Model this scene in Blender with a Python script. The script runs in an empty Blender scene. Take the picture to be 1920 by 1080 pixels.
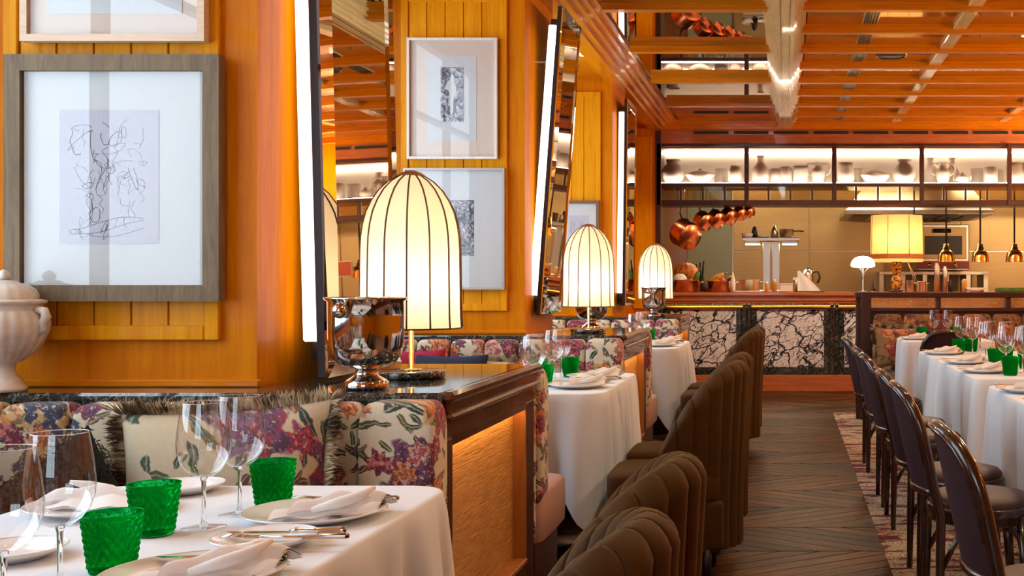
import bpy, math, random
from mathutils import Vector, Matrix, Euler
R = random.Random(7)
sin, cos, pi = math.sin, math.cos, math.pi
S = bpy.context.scene
COL = S.collection

# ------------------------------------------------------------------ camera
F, VX, VY, H = 2150.0, 1472.0, 530.0, 1.25      # focal length in pixels, vanishing point, eye height
cam = bpy.data.cameras.new('camera'); co = bpy.data.objects.new('camera', cam); COL.objects.link(co)
co.location = (0, 0, H); co.rotation_euler = (pi/2, 0, 0)
cam.sensor_width = 36; cam.lens = 36*F/1920
cam.shift_x = (960-VX)/1920; cam.shift_y = (VY-540)/1920
cam.clip_start = .05
S.camera = co

# ------------------------------------------------------------------ light and view
w = bpy.data.worlds.new('world'); S.world = w; w.use_nodes = True
w.node_tree.nodes['Background'].inputs[0].default_value = (.74, .87, 1, 1)
w.node_tree.nodes['Background'].inputs[1].default_value = 5.2
S.view_settings.view_transform = 'Standard'
S.view_settings.look = 'None'
S.view_settings.exposure = 0.42
S.view_settings.gamma = 1
S.view_settings.use_curve_mapping = False
S.cycles.max_bounces = 9; S.cycles.transparent_max_bounces = 16
S.cycles.transmission_bounces = 8; S.cycles.glossy_bounces = 5; S.cycles.diffuse_bounces = 4
S.cycles.sample_clamp_indirect = 6
S.cycles.caustics_reflective = False; S.cycles.caustics_refractive = False

def light(name, kind, loc, power, color=(1, .75, .5), rot=(0, 0, 0), size=.1, size_y=None, spot=None, blend=.6, portal=False):
    l = bpy.data.lights.new(name, kind); l.energy = power; l.color = color
    o = bpy.data.objects.new(name, l); COL.objects.link(o); o.location = loc; o.rotation_euler = rot
    if kind == 'AREA':
        l.size = size
        if size_y: l.shape = 'RECTANGLE'; l.size_y = size_y
        if portal: l.cycles.is_portal = True
    else:
        l.shadow_soft_size = size
    if kind == 'SPOT': l.spot_size = spot; l.spot_blend = blend
    return o

WALL_X = -2.36      # outer wall behind the booths
PIER_X = -1.52      # face of the piers along the aisle
PERIOD = 3.4
RIGHT_X, REAR_Y, KIT_Y, KIT_BACK = 4.6, -2.4, 13.2, 17.2
BAYS = [(-2.3, -.35), (.9, 3.2), (4.3, 6.6), (7.7, 10.0), (11.1, 13.1)]
for (a, b) in BAYS[:4]:     # daylight enters through the booth windows
    light('window_portal', 'AREA', (WALL_X-.13, (a+b)/2, 1.95), 1, rot=(0, -pi/2, 0), size=1.9, size_y=b-a-.1, portal=True)
for x in (-1.05,):
    light('window_portal', 'AREA', (x, REAR_Y-.13, 1.75), 1, rot=(pi/2, 0, 0), size=1.7, size_y=2.3, portal=True)

# ------------------------------------------------------------------ node helpers
class NT:
    def __init__(s, name):
        s.m = bpy.data.materials.new(name); s.m.use_nodes = True; s.t = s.m.node_tree; s.t.nodes.clear()
        s.out = s.t.nodes.new('ShaderNodeOutputMaterial')
    def n(s, typ, ins=None, out=0, **kw):
        nd = s.t.nodes.new('ShaderNode'+typ)
        for k, v in kw.items(): setattr(nd, k, v)
        for k, v in (ins or {}).items(): s.set(nd.inputs[k], v)
        return nd.outputs[out] if out is not None else nd
    def set(s, sock, v):
        if isinstance(v, bpy.types.NodeSocket): s.t.links.new(v, sock)
        else:
            if sock.type == 'RGBA' and len(v) == 3: v = (*v, 1)
            sock.default_value = v
    def M(s, op, a, b=0., c=0.):
        return s.n('Math', {0: a, 1: b, 2: c}, operation=op)
    def V(s, op, a, b=(0, 0, 0), out=0):
        return s.n('VectorMath', {0: a, 1: b}, out=out, operation=op)
    def scale(s, v, k): return s.n('VectorMath', {0: v, 'Scale': k}, operation='SCALE')
    def pos(s): return s.n('NewGeometry')
    def obj(s): return s.n('TexCoord', out=3)
    def noise(s, v, sc, det=3., rough=.5, out=0, dist=0.):
        return s.n('TexNoise', {'Vector': v, 'Scale': sc, 'Detail': det, 'Roughness': rough, 'Distortion': dist}, out=out)
    def ramp(s, f, *stops, interp='LINEAR'):
        nd = s.t.nodes.new('ShaderNodeValToRGB'); e = nd.color_ramp.elements; nd.color_ramp.interpolation = interp
        while len(e) < len(stops): e.new(.5)
        for i, (p, c) in enumerate(stops):
            e[i].position = p; e[i].color = (*c, 1) if not isinstance(c, (int, float)) else (c, c, c, 1)
        s.set(nd.inputs[0], f); return nd.outputs[0]
    def mix(s, f, a, b, mode='MIX'):
        nd = s.t.nodes.new('ShaderNodeMix'); nd.data_type = 'RGBA'; nd.blend_type = mode
        s.set(nd.inputs[0], f); s.set(nd.inputs[6], a); s.set(nd.inputs[7], b); return nd.outputs[2]
    def step(s, v, a, b): return s.n('MapRange', {0: v, 1: a, 2: b}, interpolation_type='SMOOTHSTEP')
    def bump(s, h, strength=.2, dist=.01): return s.n('Bump', {'Height': h, 'Strength': strength, 'Distance': dist})
    def pbsdf(s, **kw):
        nm = dict(color='Base Color', rough='Roughness', metal='Metallic', coat='Coat Weight', coat_rough='Coat Roughness', sheen='Sheen Weight',
                  sheen_tint='Sheen Tint', trans='Transmission Weight', ior='IOR', normal='Normal', emit='Emission Color', estr='Emission Strength',
                  spec='Specular IOR Level', sss='Subsurface Weight', alpha='Alpha', sheen_rough='Sheen Roughness')
        return s.n('BsdfPrincipled', {nm[k]: v for k, v in kw.items()})
    def done(s, sh):
        s.t.links.new(sh, s.out.inputs[0]); return s.m

def simple(name, color, rough=.5, metal=0., noise=.0, nscale=20, bump=0., **kw):
    t = NT(name); c = color; kk = dict(kw)
    if noise or bump:
        nz = t.noise(t.obj(), nscale, 4.)
        if noise: c = t.mix(t.ramp(nz, (.3, 0.), (.7, 1.)), tuple(x*(1-noise) for x in color), tuple(min(1, x*(1+noise)) for x in color))
        if bump: kk['normal'] = t.bump(nz, bump, .004)
    return t.done(t.pbsdf(color=c, rough=rough, metal=metal, **kk))

def wood(name, dark, light_, axis='Z', rough=.25, coat=.4, grain=1., bump=.12, spec=.3):
    t = NT(name)
    sc = {'X': (1.2, 14, 14), 'Y': (14, 1.2, 14), 'Z': (14, 14, 1.2)}[axis]
    rnd = t.n('ObjectInfo', out=5)
    v = t.V('ADD', t.V('MULTIPLY', t.pos(), sc), t.scale((31., 17., 23.), rnd))
    n1 = t.noise(v, 1.6*grain, 5., .6, dist=1.2)
    n2 = t.noise(t.V('MULTIPLY', v, (4, 4, 4)), 3*grain, 3.)
    f = t.M('ADD', t.M('MULTIPLY', n1, .75), t.M('MULTIPLY', n2, .25))
    c = t.ramp(f, (.33, dark), (.62, light_))
    return t.done(t.pbsdf(color=c, rough=rough, coat=coat, coat_rough=.04, spec=spec, normal=t.bump(f, bump, .006)))

MAT = {}
OR_D, OR_L = (.56, .145, .0), (.70, .225, .0)
MAT['orange_z'] = wood('orange_panel_wood', OR_D, OR_L, 'Z', .5, .05, spec=.08)
MAT['orange_x'] = wood('orange_beam_wood', OR_D, OR_L, 'X', .35, .2, spec=.15)
MAT['orange_y'] = wood('orange_moulding_wood', OR_D, OR_L, 'Y', .25, .6)
MAT['plank_z'] = wood('orange_plank_wood', (.64, .215, .0), (.80, .34, .003), 'Z', .5, .06, bump=.45, spec=.1)
MAT['ceil_wood'] = wood('glossy_ceiling_wood', (.40, .085, .004), (.56, .16, .008), 'X', .12, .8, bump=.05)
MAT['gold_sheen_wood'] = wood('honey_sheen_wood', (.70, .42, .13), (.90, .62, .26), 'Y', .14, .8, bump=.05)  # light reflected by the glossy beam is put into this paler gold
MAT['counter_wood'] = wood('red_brown_counter_wood', (.36, .10, .035), (.55, .18, .06), 'X', .3, .4)
MAT['dark_x'] = wood('dark_walnut', (.035, .011, .008), (.075, .022, .014), 'X', .35, .15)
MAT['dark_z'] = wood('dark_walnut_upright', (.035, .011, .008), (.075, .022, .014), 'Z', .35, .15)
MAT['dark_y'] = wood('dark_mahogany', (.055, .017, .008), (.12, .04, .016), 'Y', .22, .7)
MAT['jamb'] = wood('lit_brown_wood', (.22, .075, .02), (.36, .13, .03), 'Z', .4, .2)
MAT['oak_frame'] = wood('grey_oak', (.115, .078, .042), (.21, .145, .082), 'Z', .6, .0, 2.)
MAT['pale_frame'] = wood('pale_maple', (.60, .42, .28), (.75, .56, .40), 'X', .45, .1, 2.)
MAT['white_frame'] = wood('whitewashed_ash', (.66, .56, .48), (.80, .72, .64), 'Z', .45, .1, 2.)
MAT['brown_frame'] = simple('brown_frame', (.16, .075, .04), .4)
MAT['pewter_frame'] = simple('pewter_frame', (.42, .38, .34), .35, .6)
MAT['chair_wood'] = simple('polished_bentwood', (.034, .012, .006), .20, coat=.45, noise=.4, nscale=30)
MAT['black'] = simple('black_paint', (.008, .007, .007), .4)
MAT['frame_dark'] = simple('dark_bronze_frame', (.028, .020, .022), .35, .3)
MAT['mirror'] = simple('mirror_glass', (.86, .84, .80), .012, 1.)
MAT['brass'] = simple('polished_brass', (.80, .50, .16), .16, 1.)
MAT['gold'] = simple('gilded_moulding', (.72, .44, .12), .25, 1., bump=.35, nscale=40)
MAT['silver'] = simple('polished_silver', (.62, .58, .56), .06, 1.)
MAT['steel'] = simple('satin_steel', (.55, .51, .44), .3, 1.)
MAT['cutlery'] = simple('cutlery_steel', (.62, .58, .53), .14, 1.)
MAT['copper'] = simple('copper', (.74, .30, .15), .24, 1., noise=.25, nscale=12)
MAT['porcelain'] = simple('white_porcelain', (.82, .81, .79), .18, coat=.3)
MAT['ceramic'] = simple('matt_white_ceramic', (.88, .83, .76), .5)
MAT['urn'] = simple('cream_carved_stone', (.66, .60, .52), .5, noise=.15, nscale=25, bump=.2)
MAT['white_plastic'] = simple('white_plastic', (.75, .73, .68), .4)
MAT['red_panel'] = simple('red_enamel', (.30, .012, .012), .3)
MAT['mat_board'] = simple('white_mat_board', (.60, .62, .62), .8)
MAT['mat_cream'] = simple('cream_mat_board', (.68, .56, .47), .8)
MAT['paper'] = simple('grey_paper', (.50, .50, .57), .8)
MAT['pencil'] = simple('pencil_line', (.16, .17, .21), .8)
MAT['ink'] = simple('dark_ink', (.05, .05, .06), .7)
MAT['plaster'] = simple('warm_plaster', (.42, .26, .13), .7)
MAT['tag'] = simple('printed_red_card', (.7, .10, .04), .5)

def m_linen():
    t = NT('white_linen'); p = t.obj()
    wv = t.n('TexWave', {'Vector': p, 'Scale': 260., 'Distortion': .5}, out=1)
    return t.done(t.pbsdf(color=(.72, .765, .82), rough=.85, sheen=.2, normal=t.bump(t.M('ADD', t.noise(p, 9., 3.), t.M('MULTIPLY', wv, .05)), .12, .01)))
MAT['linen'] = m_linen()
MAT['napkin'] = simple('napkin_linen', (.80, .77, .74), .9, bump=.15, nscale=30)

def m_velvet(name, col, sheen=.8, tint=(1, .9, .5)):
    t = NT(name); n = t.noise(t.pos(), 18., 4.); 
    c = t.mix(n, tuple(x*.65 for x in col), tuple(x*1.3 for x in col))
    return t.done(t.pbsdf(color=c, rough=.75, sheen=sheen, sheen_tint=tint, sheen_rough=.35, spec=.2))
MAT['olive'] = m_velvet('olive_velvet', (.064, .024, .001), .12, (.62, .42, .05))
MAT['maroon'] = m_velvet('aubergine_leather', (.032, .010, .013), .05, (.8, .6, .6))
MAT['tan_leather'] = simple('brown_leather', (.060, .024, .010), .48, noise=.2)
MAT['navy_velvet'] = m_velvet('navy_velvet', (.012, .016, .035), .4, (.4, .5, .8))
MAT['red_velvet'] = m_velvet('crimson_velvet', (.30, .008, .035), .6, (1, .4, .6))
MAT['seat_pink'] = simple('blush_upholstery', (.42, .25, .20), .7, bump=.1)

def m_fur():
    t = NT('black_curly_fur'); n = t.noise(t.pos(), 70., 5., .7, dist=2.)
    return t.done(t.pbsdf(color=t.ramp(n, (.3, (.001, .001, .0015)), (.8, (.012, .012, .015))), rough=.8, normal=t.bump(n, 1., .02)))
MAT['fur'] = m_fur()

def m_floral(name, ground, sc=1.0, warm=False):
    t = NT(name)
    sp = t.n('SeparateXYZ', {0: t.pos()}, out=None)
    u = t.M('ADD', sp.outputs[0], sp.outputs[1]); v = sp.outputs[2]
    uv = t.n('CombineXYZ', {0: u, 1: v})
    wn = t.noise(uv, 24., 3., out=1)
    uw = t.V('ADD', uv, t.scale(t.V('SUBTRACT', wn, (.5, .5, .5)), .035))
    col = t.mix(t.noise(uv, 60., 3.), tuple(x*.80 for x in ground), ground)
    # leaves and sprigs: small rotated ellipses
    for (vs, la, lb, seed, colsA) in ((13*sc, .036, .011, 3.3, [(.012, .035, .018), (.045, .06, .012), (.10, .085, .03), (.02, .03, .035)]),
                                      (19*sc, .022, .008, 9.1, [(.02, .05, .03), (.09, .03, .02), (.05, .06, .02), (.14, .05, .02)])):
        vn = t.n('TexVoronoi', {'Vector': t.V('ADD', uw, (seed, seed*.7, 0)), 'Scale': vs, 'Randomness': 1.}, out=None, voronoi_dimensions='2D')
        d = t.V('SUBTRACT', t.V('ADD', uw, (seed, seed*.7, 0)), vn.outputs['Position'])
        cc = t.n('SeparateColor', {0: vn.outputs['Color']}, out=None)
        rot = t.n('VectorRotate', {'Vector': d, 'Angle': t.M('MULTIPLY', cc.outputs[0], 6.28)}, rotation_type='Z_AXIS')
        r2 = t.V('LENGTH', t.V('DIVIDE', rot, (la/sc, lb/sc, 1.)), out=1)
        mk = t.M('SUBTRACT', 1., t.step(r2, .8, 1.05))
        mk = t.M('MULTIPLY', mk, t.M('GREATER_THAN', cc.outputs[2], .25))
        lc = t.ramp(cc.outputs[1], (0., colsA[0]), (.3, colsA[1]), (.6, colsA[2]), (.85, colsA[3]), interp='CONSTANT')
        lc = t.mix(t.step(t.M('ABSOLUTE', t.n('SeparateXYZ', {0: rot}, out=1)), 0., .003), t.mix(.5, lc, ground), lc)
        col = t.mix(mk, col, lc)
    # blossoms
    pal = [(.36, .03, .05), (.55, .15, .16), (.60, .16, .03), (.14, .04, .10), (.025, .035, .075), (.62, .30, .22), (.22, .012, .03), (.55, .34, .12)]
    if warm: pal = [(.45, .05, .02), (.25, .02, .02), (.62, .20, .04), (.10, .03, .05), (.5, .12, .05), (.16, .06, .02), (.3, .02, .02), (.6, .3, .1)]
    for (vs, R0, seed, keep) in ((5.2*sc, .098, 2.3, .12), (8.5*sc, .042, 5.7, .35)):
        vec = t.V('ADD', uw, (seed, seed*.4, 0))
        vn = t.n('TexVoronoi', {'Vector': vec, 'Scale': vs, 'Randomness': .85}, out=None, voronoi_dimensions='2D')
        d = t.V('SUBTRACT', vec, vn.outputs['Position'])
        cc = t.n('SeparateColor', {0: vn.outputs['Color']}, out=None)
        ds = t.n('SeparateXYZ', {0: d}, out=None)
        th = t.M('ARCTAN2', ds.outputs[1], ds.outputs[0]); r = t.V('LENGTH', d, out=1)
        pet = t.M('MULTIPLY_ADD', t.M('SINE', t.M('MULTIPLY_ADD', th, 7., t.M('MULTIPLY', cc.outputs[1], 6.))), .16, .8)
        rr = t.M('DIVIDE', r, t.M('MULTIPLY', pet, R0/sc))
        mk = t.M('MULTIPLY', t.M('SUBTRACT', 1., t.step(rr, .88, 1.0)), t.M('GREATER_THAN', cc.outputs[2], keep))
        base = t.ramp(cc.outputs[0], *[(i/8, c) for i, c in enumerate(pal)], interp='CONSTANT')
        alt = t.ramp(t.M('FRACT', t.M('ADD', cc.outputs[0], .37)), *[(i/8, c) for i, c in enumerate(pal)], interp='CONSTANT')
        n2 = t.noise(uv, 85*sc, 3., .6)
        ringf = t.M('SINE', t.M('ADD', t.M('MULTIPLY', rr, 13.), t.M('ADD', t.M('MULTIPLY', n2, 7.), t.M('MULTIPLY', th, 3.))))
        fc = t.mix(t.step(ringf, -.5, .5), t.mix(.7, base, (.03, .012, .02)), base)
        fc = t.mix(t.M('MULTIPLY', t.step(t.noise(uv, 30*sc, 2.), .52, .6), .8), fc, alt)
        fc = t.mix(t.M('MULTIPLY', t.step(n2, .55, .68), .6), fc, tuple(min(1, x*1.2) for x in ground))
        col = t.mix(mk, col, fc)
    wv = t.noise(uv, 420., 2.)
    return t.done(t.pbsdf(color=col, rough=.8, sheen=.15, normal=t.bump(wv, .25, .003)))
MAT['floral'] = m_floral('floral_tapestry', (.66, .58, .42))
MAT['floral_cushion'] = m_floral('floral_cushion_fabric', (.52, .41, .26), .72)
MAT['floral_warm'] = m_floral('rust_floral_tapestry', (.30, .15, .05), 1.0, True)

def m_marble(name, ground, vein, sc, thin, amount, rough=.12, cells=False):
    t = NT(name); p = t.n('VectorRotate', {'Vector': t.pos(), 'Angle': .7, 'Axis': (0, 1, 0)}, rotation_type='AXIS_ANGLE')
    p = t.V('MULTIPLY', p, (1., 1., 1.7)); out = None
    for k, (s2, th, w_) in enumerate(((sc, thin, 1.), (sc*2.1, thin*.9, .9), (sc*4.2, thin*.8, .8))):
        nz = t.noise(t.V('ADD', p, (k*3.1, 0, k*5.3)), s2, 5., .55, dist=1.1)
        rid = t.M('ABSOLUTE', t.M('SUBTRACT', nz, .5))
        wid = t.M('MULTIPLY_ADD', t.noise(t.V('ADD', p, (k, 4, 2)), s2*1.3, 2.), th*2.4, -th*.55)
        m = t.M('MULTIPLY', t.M('SUBTRACT', 1., t.step(t.M('DIVIDE', rid, t.M('MAXIMUM', wid, .0005)), .55, 1.2)), w_)
        out = m if out is None else t.M('MAXIMUM', out, m)
    if cells:
        wp = t.V('ADD', p, t.scale(t.V('SUBTRACT', t.noise(p, 3.2, 4., out=1), (.5, .5, .5)), .34))
        for k, (s2, th) in enumerate(((3.4, .075), (7.5, .10))):
            e = t.n('TexVoronoi', {'Vector': t.V('ADD', wp, (k*2., 0, k)), 'Scale': s2}, feature='DISTANCE_TO_EDGE')
            wd = t.M('MULTIPLY', t.noise(t.V('ADD', p, (k*7., 1, 2)), 4.5, 3.), th)
            m = t.M('SUBTRACT', 1., t.step(t.M('DIVIDE', e, wd), .45, 1.15))
            if k: m = t.M('MULTIPLY', m, t.step(t.noise(p, 2.6, 2.), .44, .56))
            out = t.M('MAXIMUM', out, m)
    cloud = t.M('MULTIPLY', t.step(t.noise(p, sc*1.6, 5., .65), .54, .80), .22)
    f = t.M('MULTIPLY', t.M('MAXIMUM', out, cloud), amount)
    return t.done(t.pbsdf(color=t.mix(f, ground, vein), rough=rough, coat=.5, coat_rough=.05))
MAT['marble_white'] = m_marble('white_veined_marble', (.80, .82, .88), (.018, .019, .032), 2.2, .013, 1., cells=True)
MAT['marble_black'] = m_marble('black_green_marble', (.010, .013, .012), (.30, .33, .30), 5., .012, .6, .07)

def m_parquet(sg):
    t = NT('walnut_parquet'); rnd = t.n('ObjectInfo', out=5)
    ov = t.n('VectorRotate', {'Vector': t.obj(), 'Angle': -sg*.576}, rotation_type='Z_AXIS')
    v = t.V('ADD', t.V('MULTIPLY', ov, (3., 45., 10.)), t.scale((41., 13., 7.), rnd))
    n = t.noise(v, 1.3, 5., .65, dist=1.)
    c = t.ramp(n, (.3, (.016, .006, .002)), (.5, (.075, .030, .007)), (.72, (.19, .085, .022)))
    c = t.mix(1., c, t.n('CombineColor', {0: t.M('MULTIPLY_ADD', rnd, 1.15, .22), 1: t.M('MULTIPLY_ADD', rnd, 1.05, .2), 2: t.M('MULTIPLY_ADD', rnd, .9, .2)}), 'MULTIPLY')
    return t.done(t.pbsdf(color=c, rough=.42, spec=.09, normal=t.bump(n, .18, .004)))
MAT['parquet_0'] = m_parquet(1); MAT['parquet_1'] = m_parquet(-1)

def m_carpet():
    t = NT('abstract_carpet'); p = t.pos()
    v = t.V('MULTIPLY', p, (1.5, 4.5, 1.))
    a = t.noise(v, 2.6, 5., .62, dist=.7); b = t.noise(t.V('ADD', v, (5., 2., 0)), 3.2, 5., .65, dist=.5); f = t.noise(t.V('MULTIPLY', p, (30, 60, 1)), 3., 3.)
    c = t.mix(t.step(f, .40, .58), (.09, .05, .018), (.66, .56, .40))
    c = t.mix(t.step(a, .515, .54), c, (.12, .004, .016))
    c = t.mix(t.step(b, .60, .63), c, (.30, .04, .06))
    c = t.mix(t.M('MULTIPLY', t.step(f, .55, .75), .35), c, (.6, .52, .4))
    return t.done(t.pbsdf(color=c, rough=.95, normal=t.bump(t.noise(p, 300., 2.), .5, .01)))
MAT['carpet'] = m_carpet()

def m_grasscloth():
    t = NT('golden_grasscloth'); v = t.V('MULTIPLY', t.pos(), (8., 8., 190.))
    n = t.noise(v, 1.2, 4., .6, dist=.8)
    return t.done(t.pbsdf(color=t.ramp(n, (.3, (.26, .10, .015)), (.7, (.62, .32, .07))), rough=.6, normal=t.bump(n, .7, .006)))
MAT['grasscloth'] = m_grasscloth()

def m_steelwall():
    t = NT('brushed_steel_wall'); v = t.V('MULTIPLY', t.pos(), (1., 1., 60.))
    n = t.noise(v, 4., 3.)
    return t.done(t.pbsdf(color=t.mix(n, (.40, .26, .115), (.54, .36, .17)), rough=.42, metal=.7, normal=t.bump(t.noise(t.pos(), 1.5, 2.), .12, .1)))
MAT['steel_wall'] = m_steelwall()

def m_thin_glass(name, tint=(1, 1, 1), refl=1., rough=.0):
    t = NT(name)
    fr = t.M('MULTIPLY_ADD', t.M('POWER', t.n('LayerWeight', {0: .5}, out=1), 3.5), .80, .075)
    return t.done(t.n('MixShader', {0: t.M('MULTIPLY', fr, refl), 1: t.n('BsdfTransparent', {0: tint}), 2: t.n('BsdfGlossy', {0: (1, 1, 1), 'Roughness': rough})}))
MAT['thin_glass'] = m_thin_glass('clear_thin_glass', (.985, .99, .99), 1.1)
MAT['pane'] = m_thin_glass('window_pane_glass', (.96, .98, .98), 1.)
MAT['art_glass'] = m_thin_glass('picture_glass', (.98, .98, .98), .42)
MAT['pass_glass'] = m_thin_glass('tinted_pane_glass', (.80, .74, .62), 1.)
MAT['solid_glass'] = simple('clear_solid_glass', (1, 1, 1), .0, trans=1., ior=1.45)

def m_obscured():
    t = NT('rippled_glass'); n = t.noise(t.pos(), 80., 2.)
    b = t.bump(n, .5, .02)
    rf = t.n('BsdfRefraction', {0: (.95, .88, .72), 'Roughness': .12, 'IOR': 1.12, 'Normal': b})
    gl = t.n('BsdfGlossy', {'Roughness': .1, 'Normal': b})
    return t.done(t.n('MixShader', {0: .08, 1: rf, 2: gl}))
MAT['rippled'] = m_obscured()
def m_reeded():
    t = NT('reeded_cabinet_glass')
    rf = t.n('BsdfRefraction', {0: (.97, .94, .9), 'Roughness': .16, 'IOR': 1.05})
    return t.done(t.n('MixShader', {0: .55, 1: t.n('BsdfTransparent'), 2: rf}))
MAT['reeded'] = m_reeded()

def m_green():
    t = NT('emerald_pressed_glass')
    gl = t.n('BsdfGlass', {0: (.14, .88, .42), 'Roughness': .02, 'IOR': 1.28})
    tr = t.n('BsdfTranslucent', {0: (.001, .42, .08)}); tp = t.n('BsdfTransparent', {0: (.05, .74, .26)})
    body = t.n('MixShader', {0: .38, 1: gl, 2: t.n('MixShader', {0: .6, 1: tp, 2: tr})})
    return t.done(body)
MAT['green'] = m_green()

def m_shade(name, col):
    t = NT(name)
    tr = t.n('BsdfTranslucent', {0: col}); df = t.n('BsdfDiffuse', {0: col})
    return t.done(t.n('MixShader', {0: .42, 1: tr, 2: df}))
MAT['shade'] = m_shade('cream_silk_shade', (.97, .90, .76))
MAT['shade_amber'] = m_shade('amber_parchment_shade', (.95, .72, .34))
def emit(name, col, k):
    t = NT(name); return t.done(t.n('Emission', {0: col, 1: k}))
MAT['tube'] = emit('lit_white_tube', (1, .80, .75), 3.4)
MAT['led'] = emit('warm_led_strip', (1, .60, .20), 26.)
MAT['led_soft'] = emit('soft_led_strip', (1, .66, .28), 9.)
MAT['bulb'] = emit('warm_bulb', (1, .7, .35), 40.)
MAT['heat_bulb'] = emit('red_heat_bulb', (1, .22, .04), 5.)
MAT['downlight'] = emit('downlight_lens', (1, .85, .65), 12.)
MAT['opal'] = emit('lit_opal_glass', (1, .90, .78), 4.)
MAT['shelf_led'] = emit('cabinet_led', (1, .80, .58), 14.)
MAT['shelf_front_fill'] = emit('cabinet_front_fill_led', (1, .80, .58), 110.)  # for the added front strips, not the back lighting of the cabinet
MAT['fluo'] = emit('kitchen_lamp_tube', (1, .82, .52), 34.)
def m_tortoise():
    t = NT('tortoiseshell_glaze'); n = t.noise(t.obj(), 40., 2.)
    return t.done(t.pbsdf(color=t.ramp(n, (.42, (.06, .02, .005)), (.52, (.62, .30, .04))), rough=.15, coat=.6))
MAT['tortoise'] = m_tortoise()
def m_print(name, seed):
    t = NT(name); n = t.noise(t.V('ADD', t.pos(), (seed, 0, 0)), 26., 6., .75, dist=1.5)
    return t.done(t.pbsdf(color=t.ramp(n, (.40, (.03, .03, .035)), (.52, (.30, .30, .34)), (.62, (.62, .62, .66))), rough=.8))
MAT['print'] = m_print('dark_etching', 3.); MAT['print2'] = m_print('ink_scribble', 8.)

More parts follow.
